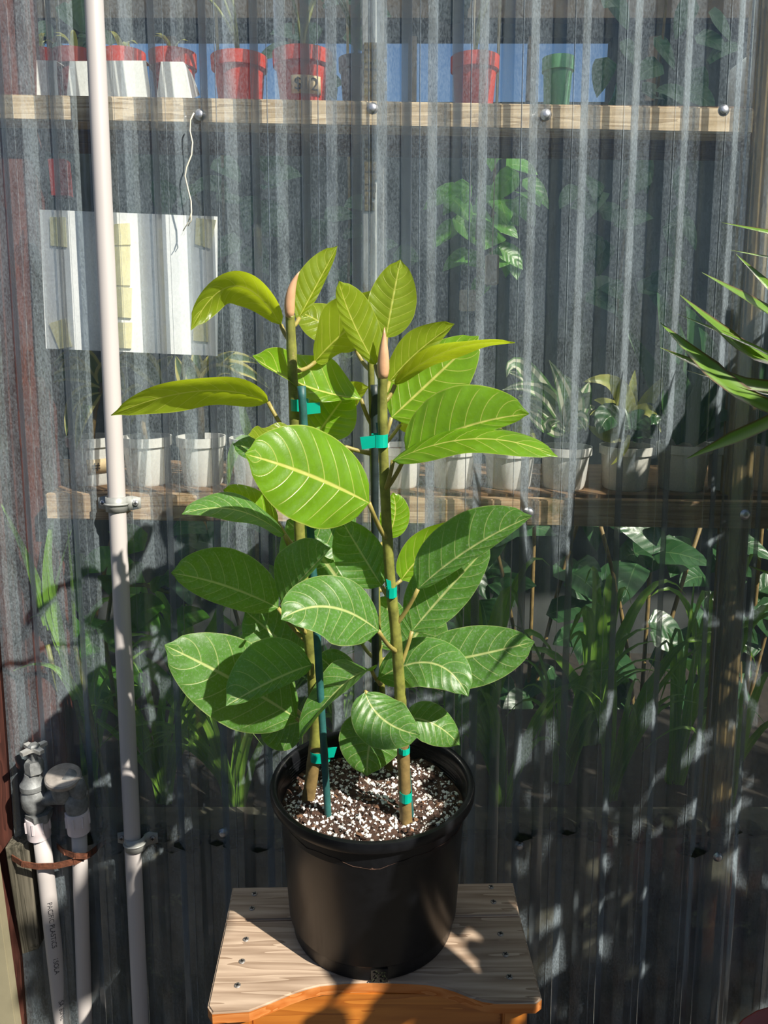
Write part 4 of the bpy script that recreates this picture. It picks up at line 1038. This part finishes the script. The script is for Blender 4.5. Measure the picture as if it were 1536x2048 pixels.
# ------------------------------------------------------------------ the big potted fig
RC = atY(745, 1556, 0.90)
RIM = RC.z; SOILZ = RIM - 0.036
PB = V((RC.x, RC.y, STOOL_Z))
fig = empty('potted_fig', PB, 'tall glossy-leaved potted fig in a black nursery pot on the wooden stool', 'potted plant')
H = RIM - STOOL_Z
bm = bmesh.new()
lathe(bm, PB, [(0, .004), (.098, .004), (.104, 0.0), (.1085, .002), (.1105, .022), (.1115, .0235), (.1135, .026), (.1215, H-.020), (.1222, H-.018), (.130, H-.0165), (.1335, H-.013), (.1340, H-.005), (.1325, H-.0008), (.130, H), (.1265, H-.0008), (.1235, H-.004), (.1225, H-.012), (.1165, H-.10), (.112, H-.15), (0, H-.152)], 96)
sharp(obj('pot', bm, 'black_plastic', fig), 50)
# fine ribs inside the rim at the back
for k in range(7):
    bm = bmesh.new(); zz = H - .014 - k*.0042; rr_ = .1222 - k*.00028
    tube(bm, [PB + V((cos(a_)*rr_, sin(a_)*rr_, zz)) for a_ in [R(20) + R(140)*i/30 for i in range(31)]], 0.0008, 5, False); obj('pot_rib', bm, 'black_plastic', fig)
# drain notch
bm = bmesh.new(); a_ = R(-90+5); box(bm, PB + V((cos(a_)*.1085, sin(a_)*.1085, .010)), (.021, .004, .019)); obj('drain_hole', bm, 'bed_soil', fig, smooth=False)
bm = bmesh.new()
for k in range(14):
    p = PB + V((.010 + rnd.uniform(-.008, .008), -.1105, rnd.uniform(.003, .016))); tube(bm, [p, p + V((rnd.uniform(-.004, .004), -.002, rnd.uniform(-.003, .004)))], .0009, 4)
obj('root_wisps', bm, 'moss', fig)
# soil with perlite
def soil_h(x, y):
    return SOILZ + 0.0045*sin(31*x+1.3)*cos(27*y) + 0.003*sin(71*x-43*y) + 0.002*sin(160*x)*cos(140*y+2)
bm = bmesh.new(); rings = []
c0 = bm.verts.new((PB.x, PB.y, soil_h(0, 0)))
for i in range(1, 27):
    r_ = .1215*i/26; rings.append([bm.verts.new((PB.x + cos(2*pi*k/72)*r_, PB.y + sin(2*pi*k/72)*r_, soil_h(cos(2*pi*k/72)*r_, sin(2*pi*k/72)*r_) + (rnd.uniform(-.0016, .0016) if i < 26 else 0))) for k in range(72)])
for k in range(72): bm.faces.new((c0, rings[0][k], rings[0][(k+1) % 72]))
for a_, b2 in zip(rings, rings[1:]):
    for k in range(72): bm.faces.new((a_[k], b2[k], b2[(k+1) % 72], a_[(k+1) % 72]))
so = obj('soil', bm, 'soil', fig)
def crumbs(n, smin, smax, mat, name, flat=1.0, rmax=.118):
    vs_, fs_ = [], []
    octa = [(1, 0, 0), (-1, 0, 0), (0, 1, 0), (0, -1, 0), (0, 0, 1), (0, 0, -1)]
    of = [(0, 2, 4), (2, 1, 4), (1, 3, 4), (3, 0, 4), (2, 0, 5), (1, 2, 5), (3, 1, 5), (0, 3, 5)]
    for k in range(n):
        a_ = rnd.uniform(0, 2*pi); r_ = rmax*math.sqrt(rnd.random()); x, y = cos(a_)*r_, sin(a_)*r_
        s = smin + (smax-smin)*rnd.random()**2.2; rot = Matrix.Rotation(rnd.uniform(0, 6), 3, 'Z') @ Matrix.Rotation(rnd.uniform(-.8, .8), 3, 'X')
        el = V((s*rnd.uniform(.7, 1.4), s*rnd.uniform(.7, 1.4), s*flat*rnd.uniform(.7, 1.2))); b0 = len(vs_)
        for q in octa: vs_.append(rot @ V((q[0]*el.x, q[1]*el.y, q[2]*el.z))*rnd.uniform(.8, 1.15) + V((x, y, soil_h(x, y) - PB.z + s*.3)))
        for f in of: fs_.append(tuple(b0+i for i in f))
    me = bpy.data.meshes.new(name); me.from_pydata(vs_, [], fs_); me.update()
    o = link(name, me, mat, None, False); o.parent = so; o.location = PB - wloc(so); tag(o, kind='stuff')
crumbs(2600, .0005, .0034, 'perlite', 'perlite')
crumbs(1500, .0008, .0045, 'soil', 'soil_crumbs', .6)
crumbs(120, .0015, .006, 'bark_chip', 'bark_chips', .25)
# canes
def caneY(x, y): return atZ(x, y, SOILZ).y
CY = {'L': caneY(618, 1592), 'R': caneY(812, 1640), 'B': caneY(778, 1530)}
CP_ = {'L': ([(616, 1600), (625, 1540), (632, 1450), (624, 1330), (613, 1230), (603, 1130), (596, 1000), (590, 860), (585, 740), (581, 650), (580, 630)], 13.5, 8.0),
       'R': ([(812, 1645), (808, 1540), (803, 1430), (797, 1340), (790, 1250), (782, 1180), (775, 1080), (770, 980), (766, 880), (765, 790), (766, 752)], 12.0, 8.0),
       'B': ([(778, 1538), (770, 1450), (763, 1380), (757, 1300), (752, 1150), (748, 1000), (745, 850), (742, 740), (741, 705)], 9.0, 6.0)}
CANE = {}; PATH = {}
PXM = 1/FPX
for k, (pix, r0, r1) in CP_.items():
    pts = [atY(x, y, CY[k] - 0.02*(i/(len(pix)-1))) for i, (x, y) in enumerate(pix)]
    # dense, smooth path with nodes
    den = []
    for i in range(len(pts)-1):
        pm = pts[max(i-1, 0)]; pa, pb = pts[i], pts[i+1]; pn = pts[min(i+2, len(pts)-1)]
        for j in range(5):
            s = j/5; den.append(0.5*((2*pa) + (pb-pm)*s + (2*pm-5*pa+4*pb-pn)*s*s + (3*pa-pm-3*pb+pn)*s**3))
    den.append(pts[-1]); PATH[k] = den
    n = len(den); rad = [(r0 + (r1-r0)*i/(n-1))*PXM*0.97*(1 + 0.07*(i % 6 == 0)) for i in range(n)]
    bm = bmesh.new(); tube(bm, den, rad, 14); CANE[k] = obj('cane', bm, 'stem_green', fig)
    nb = 9
    bm = bmesh.new(); tube(bm, den[:nb], [r*1.06 for r in rad[:nb]], 14, False); obj('bark_base', bm, 'stem_brown', CANE[k])
def near_path(k, x, y):
    best = None
    for p in PATH[k]:
        d_ = p - CP; zf = d_.dot(FW); px = 768 + FPX*d_.x/zf; py = 1024 - FPX*d_.dot(UP)/zf
        e_ = (py-y)**2
        if best is None or e_ < best[0]: best = (e_, p)
    return best[1]
def bud(k, pix, r):
    pts = [atY(x, y, PATH[k][-1].y - .001*i) for i, (x, y) in enumerate(pix)]
    den = bez(pts[0], pts[1], pts[2], 10); bm = bmesh.new(); tube(bm, den, [r*PXM*f for f in (.82, 1.0, 1.08, 1.05, .98, .86, .70, .50, .28, .06)], 12)
    obj('bud_sheath', bm, 'bud_sheath', CANE[k])
bud('L', [(580, 636), (582, 585), (599, 543)], 8.5)
bud('R', [(766, 756), (767, 710), (769, 655)], 9.5)
def pet(k, attach, base, dyb, r=4.2, sag=0.004):
    a_ = near_path(k, *attach); b2 = atY(base[0], base[1], CY[k] + dyb)
    bm = bmesh.new(); tube(bm, bez(a_, (a_+b2)/2 - V((0, 0, sag)), b2, 7), [r*PXM*f for f in (1.35, 1.1, 1, .95, .92, .92, .9)], 8); obj('petiole', bm, 'petiole', CANE[k])
YG, MD, OD = 'leaf_young', 'leaf_mid', 'leaf_old'
# cane, attach px | None, base, mid, tip, dy base, dy tip, width px, (right, up, toward) of the upper face, fold, material, side widths, waviness, curl
LV = [
 ('L', (588, 655), (598, 636), (634, 570), (675, 492), .0, .02, 78, (-.55, -.05, -.85), .30, YG, (.38, 1.1), .05, .0),
 ('L', (586, 678), (562, 650), (470, 572), (382, 660), .0, -.05, 92, (.05, .72, -.62), .12, YG, (1, 1), .12, .25),
 ('B', (738, 745), (712, 700), (650, 650), (588, 620), .0, .01, 92, (.1, .55, .75), .18, YG, (1, 1), .06, .1),
 ('L', (588, 745), (630, 724), (700, 656), (795, 588), .01, .05, 150, (-.15, .62, -.62), .10, YG, (.6, 1.05), .16, .1),
 ('B', (742, 850), (722, 798), (610, 772), (505, 712), -.03, -.11, 120, (.10, .62, .60), .38, MD, (.55, 1.2), .22, .0),
 ('R', (762, 762), (751, 730), (704, 640), (678, 562), -.01, -.03, 92, (.50, .0, .86), .18, YG, (.5, 1.15), .04, .15),
 ('R', (766, 700), (772, 676), (785, 600), (801, 519), .03, .05, 98, (.12, .1, -1), .14, YG, (1, 1), .05, .1),
 ('R', (767, 790), (778, 765), (835, 705), (909, 648), .02, .05, 92, (-.28, .55, -.75), .25, YG, (.5, 1.1), .08, .15),
 ('R', (768, 805), (790, 770), (895, 702), (1030, 686), -.01, -.06, 84, (.0, .92, -.32), .10, YG, (1, 1), .10, .1),
 ('B', (748, 930), (783, 835), (866, 758), (957, 672), -.02, .0, 132, (-.12, .42, .88), .10, MD, (1, 1.05), .06, .1),
 ('B', (748, 900), (800, 850), (850, 830), (912, 796), .03, .06, 88, (.05, .6, -.55), .12, YG, (1, 1), .08, .1),
 ('R', (772, 980), (812, 908), (930, 855), (1058, 828), -.03, -.06, 140, (-.10, .45, .86), .22, MD, (1.25, .40), .08, .1),
 ('R', (775, 975), (786, 922), (950, 878), (1115, 914), -.04, -.10, 118, (.03, .92, .40), .16, MD, (1, 1), .07, .2),
 ('L', (592, 875), (536, 804), (400, 782), (222, 831), -.01, -.07, 92, (.02, .62, -.72), .12, YG, (1, 1), .12, .2),
 ('L', (592, 880), (606, 872), (550, 885), (496, 870), -.03, -.09, 84, (.1, .75, .5), .42, YG, (1, 1), .20, .0),
 ('L', (592, 890), (545, 905), (510, 898), (466, 888), .03, .03, 60, (.1, .6, .7), .1, OD, (1, 1), .1, .1),
 ('R', (775, 1070), (738, 1006), (618, 950), (490, 908), -.05, -.12, 208, (-.02, .50, .86), .06, MD, (.95, 1.0), .05, .16),
 ('L', (601, 1120), (568, 1070), (470, 1020), (364, 1029), -.02, -.09, 96, (.06, .88, .42), .22, OD, (1, 1), .10, .1),
 ('L', (601, 1115), (556, 1045), (500, 1005), (446, 980), .01, -.03, 66, (.25, .62, .72), .2, MD, (1, 1), .08, .1),
 ('B', (752, 1230), (700, 1195), (640, 1110), (574, 1040), .0, .02, 180, (-.05, .28, .94), .05, OD, (1, 1), .05, .2),
 ('R', (784, 1200), (764, 1172), (722, 1105), (683, 1040), .0, .02, 118, (-.25, .12, -.9), .22, OD, (.75, 1), .10, .1),
 ('L', (614, 1290), (556, 1216), (450, 1172), (342, 1146), -.01, -.07, 150, (.05, .55, .82), .15, OD, (.52, 1.05), .05, .15),
 ('L', (614, 1270), (563, 1206), (612, 1150), (662, 1096), -.05, -.09, 120, (-.45, .62, .5), .55, OD, (1.25, .8), .08, .0),
 ('R', (793, 1312), (757, 1262), (660, 1214), (562, 1239), -.05, -.12, 150, (.02, .66, .76), .12, OD, (1.0, .95), .08, .15),
 ('L', (614, 1330), (606, 1325), (545, 1268), (490, 1222), .02, .03, 116, (.2, .42, .85), .1, OD, (1, 1), .06, .1),
 ('L', (630, 1450), (592, 1436), (470, 1362), (329, 1290), -.01, -.08, 168, (.04, .62, .78), .08, OD, (1, 1), .06, .15),
 ('L', (628, 1345), (624, 1330), (545, 1362), (452, 1412), -.04, -.10, 150, (.18, .62, .72), .30, OD, (.28, 1.15), .05, .1),
 ('L', (632, 1455), (602, 1442), (560, 1450), (524, 1440), .03, .03, 100, (.1, .4, .9), .1, OD, (1, 1), .06, .1),
 ('B', (764, 1372), (744, 1342), (682, 1374), (598, 1480), -.08, -.14, 116, (-.42, .66, .18), .40, OD, (1, 1), .08, .0),
 ('R', (800, 1410), (730, 1384), (768, 1440), (840, 1470), -.06, -.10, 112, (.28, .55, .75), .12, OD, (1, 1), .12, .3),
 ('B', (766, 1420), (760, 1440), (740, 1486), (734, 1552), -.07, -.10, 128, (.0, .32, .94), .06, OD, (1, 1), .04, .2),
 ('R', (803, 1440), (812, 1436), (868, 1448), (919, 1490), .04, .05, 84, (.1, .62, .62), .12, OD, (1, 1), .05, .2),
 ('B', (752, 1180), (803, 1160), (866, 1095), (962, 1046), .0, .03, 124, (.05, .5, -.75), .12, MD, (1, .9), .06, .1),
 ('R', (792, 1252), (836, 1178), (940, 1098), (1064, 1032), -.02, -.05, 132, (-.25, .50, .78), .25, OD, (1.15, .35), .05, .1),
 ('R', (798, 1345), (824, 1262), (900, 1175), (981, 1087), .0, .01, 140, (-.15, .38, .90), .15, OD, (1.05, .65), .06, .1),
 ('B', (758, 1330), (800, 1305), (838, 1262), (868, 1210), .03, .04, 124, (-.05, .3, .95), .06, OD, (1, 1), .05, .1),
 ('R', (799, 1370), (815, 1336), (945, 1312), (1069, 1283), .02, .0, 124, (.02, .58, .80), .08, OD, (1, 1), .05, .15),
 ('B', (764, 1372), (756, 1358), (862, 1326), (936, 1393), -.10, -.15, 112, (-.02, .72, .66), .16, OD, (1, 1), .08, .1),
 ('B', (756, 1300), (762, 1290), (755, 1250), (740, 1205), .0, .02, 70, (-.2, .2, -.9), .1, OD, (1, 1), .05, .1),
 ('B', (758, 1320), (790, 1300), (775, 1240), (780, 1190), .04, .05, 84, (.1, .3, .9), .1, OD, (1, 1), .05, .1),
 ('B', (757, 1320), (725, 1290), (705, 1262), (680, 1240), .02, .03, 60, (.1, .5, -.8), .1, OD, (1, 1), .05, .1),
 ('L', (634, 1400), (690, 1372), (668, 1340), (634, 1310), .04, .05, 66, (.1, .4, .9), .1, OD, (1, 1), .05, .1),
 ('B', (746, 895), (636, 868), (680, 808), (738, 774), -.02, .0, 74, (.35, .45, -.75), .35, YG, (1, 1), .08, .1),
 ('L', (591, 870), (632, 872), (662, 830), (700, 778), .03, .05, 110, (-.05, .45, .85), .1, MD, (1, 1), .06, .1),
 ('B', (748, 1090), (775, 1075), (790, 1030), (786, 985), .03, .04, 60, (.1, .3, .9), .1, MD, (1, 1), .05, .1),
 ('L', (626, 1330), (560, 1340), (520, 1300), (470, 1290), .03, .04, 90, (.1, .5, .85), .1, OD, (1, 1), .05, .1),
 ('L', (632, 1440), (575, 1400), (540, 1380), (470, 1400), .03, .0, 90, (.1, .5, .85), .1, OD, (1, 1), .05, .1),
]
LV += [  # filler leaves added in the middle, mostly behind those above, to shade the pipe
 ('L', (590, 800), (622, 815), (650, 800), (690, 770), .05, .08, 110, (.35, .6, .6), .08, MD, (1, 1), .05, .1),
 ('L', (594, 950), (630, 960), (660, 935), (705, 900), .05, .08, 130, (.35, .6, .6), .08, MD, (1, 1), .05, .1),
 ('B', (748, 1060), (712, 1075), (670, 1060), (620, 1010), .03, .04, 130, (.35, .6, .6), .08, OD, (1, 1), .05, .1),
 ('B', (752, 1150), (715, 1170), (660, 1130), (600, 1105), .03, .04, 140, (.35, .6, .6), .08, OD, (1, 1), .05, .1),
 ('L', (613, 1230), (640, 1235), (680, 1215), (720, 1195), .06, .07, 120, (.35, .6, .6), .08, OD, (1, 1), .05, .1),
 ('L', (622, 1310), (590, 1310), (545, 1310), (500, 1340), .06, .06, 120, (.35, .6, .6), .08, OD, (1, 1), .05, .1),
 ('L', (626, 1345), (640, 1350), (670, 1340), (712, 1330), .05, .06, 90, (.35, .6, .6), .08, OD, (1, 1), .05, .1),
]
for i, (k, at_, b_, m_, t_, dyb, dyt, wpx, nv_, fold, mt, sd_, wv, cl) in enumerate(LV):
    Yb = CY[k] + dyb; Yt = CY[k] + dyt
    p0, p1, p2 = atY(*b_, Yb), atY(*m_, (Yb+Yt)/2), atY(*t_, Yt)
    w_ = wpx*PXM*((p1-CP).dot(FW))
    # sides: (towards lower/left of the midrib, other side)
    me = strip_mesh('leaf', bez(p0, p1, p2, 27), view2world(nv_), w_, ovate, 6, fold, cl, wv, i*1.3, sd_, pil=0.0010)
    o = link('leaf', me, mt); o.location = p0; setpar(o, CANE[k])
    if at_: pet(k, at_, b_, dyb)
# stakes
def stake(a_, b2, ya, yb, dia, mat):
    p, q = atY(*a_, ya), atY(*b2, yb); d_ = (p-q).normalized(); bm = bmesh.new()
    n = 40; rr_ = dia*PXM/2*0.95
    tube(bm, [p + d_*0.03 - (p-q+d_*0.03)*(i/n) for i in range(n+1)], [rr_*(1 + .10*(i % 8 == 0)) for i in range(n+1)], 10); obj('stake', bm, mat, fig)
stake((656, 1628), (603, 772), caneY(656, 1628), CY['L']-.04, 15, 'stake_green')
stake((752, 1540), (749, 770), CY['B']-.015, CY['B']-.03, 16, 'stake_dark')
stake((823, 1622), (757, 845), CY['R']+.012, CY['R']-.005, 10, 'stake_green')
# green tape ties: a band round cane and stake plus a flat tab
def tie(k, cx, cy, hpx, x0, x1, tab, dy=-.004):
    c = near_path(k, cx, cy); Yc = c.y + dy
    t_ = empty('tie', c); setpar(t_, fig)
    a_, b2 = atY(x0, cy, Yc), atY(x1, cy, Yc); h = hpx*PXM; rr_ = .0085
    bm = bmesh.new(); pts = []
    for kk in range(10):
        an = pi/2 + pi*kk/9; pts.append(V((a_.x + rr_ + cos(an)*rr_, Yc + sin(an)*rr_, 0)))
    for kk in range(10):
        an = -pi/2 + pi*kk/9; pts.append(V((b2.x - rr_ + cos(an)*rr_, Yc + sin(an)*rr_, 0)))
    n = len(pts); lo = [bm.verts.new((p.x, p.y, c.z-h/2)) for p in pts]; hi = [bm.verts.new((p.x, p.y, c.z+h/2)) for p in pts]
    for i in range(n): bm.faces.new((lo[i], lo[(i+1) % n], hi[(i+1) % n], hi[i]))
    o = obj('tie_band', bm, 'tie_tape', t_, smooth=False); md = o.modifiers.new('thickness', 'SOLIDIFY'); md.thickness = .0005
    if tab:
        bm = bmesh.new(); q = [atY(x, y, Yc-.007) for x, y in tab]; vv = [bm.verts.new(p) for p in q]; bm.faces.new(vv)
        o = obj('tie_tab', bm, 'tie_tape', t_, smooth=False); md = o.modifiers.new('thickness', 'SOLIDIFY'); md.thickness = .0006
tie('L', 590, 817, 21, 582, 618, [(612, 806), (640, 805), (641, 826), (613, 829)])
tie('R', 766, 884, 22, 742, 776, [(720, 874), (750, 871), (750, 895), (724, 899)])
tie('R', 783, 1187, 19, 772, 794, [(772, 1158), (782, 1162), (784, 1196), (776, 1180)])
tie('L', 629, 1504, 22, 620, 660, [(650, 1495), (674, 1494), (668, 1514), (650, 1516)])
tie('R', 807, 1492, 12, 797, 820, None)
tie('R', 810, 1578, 20, 799, 824, None)
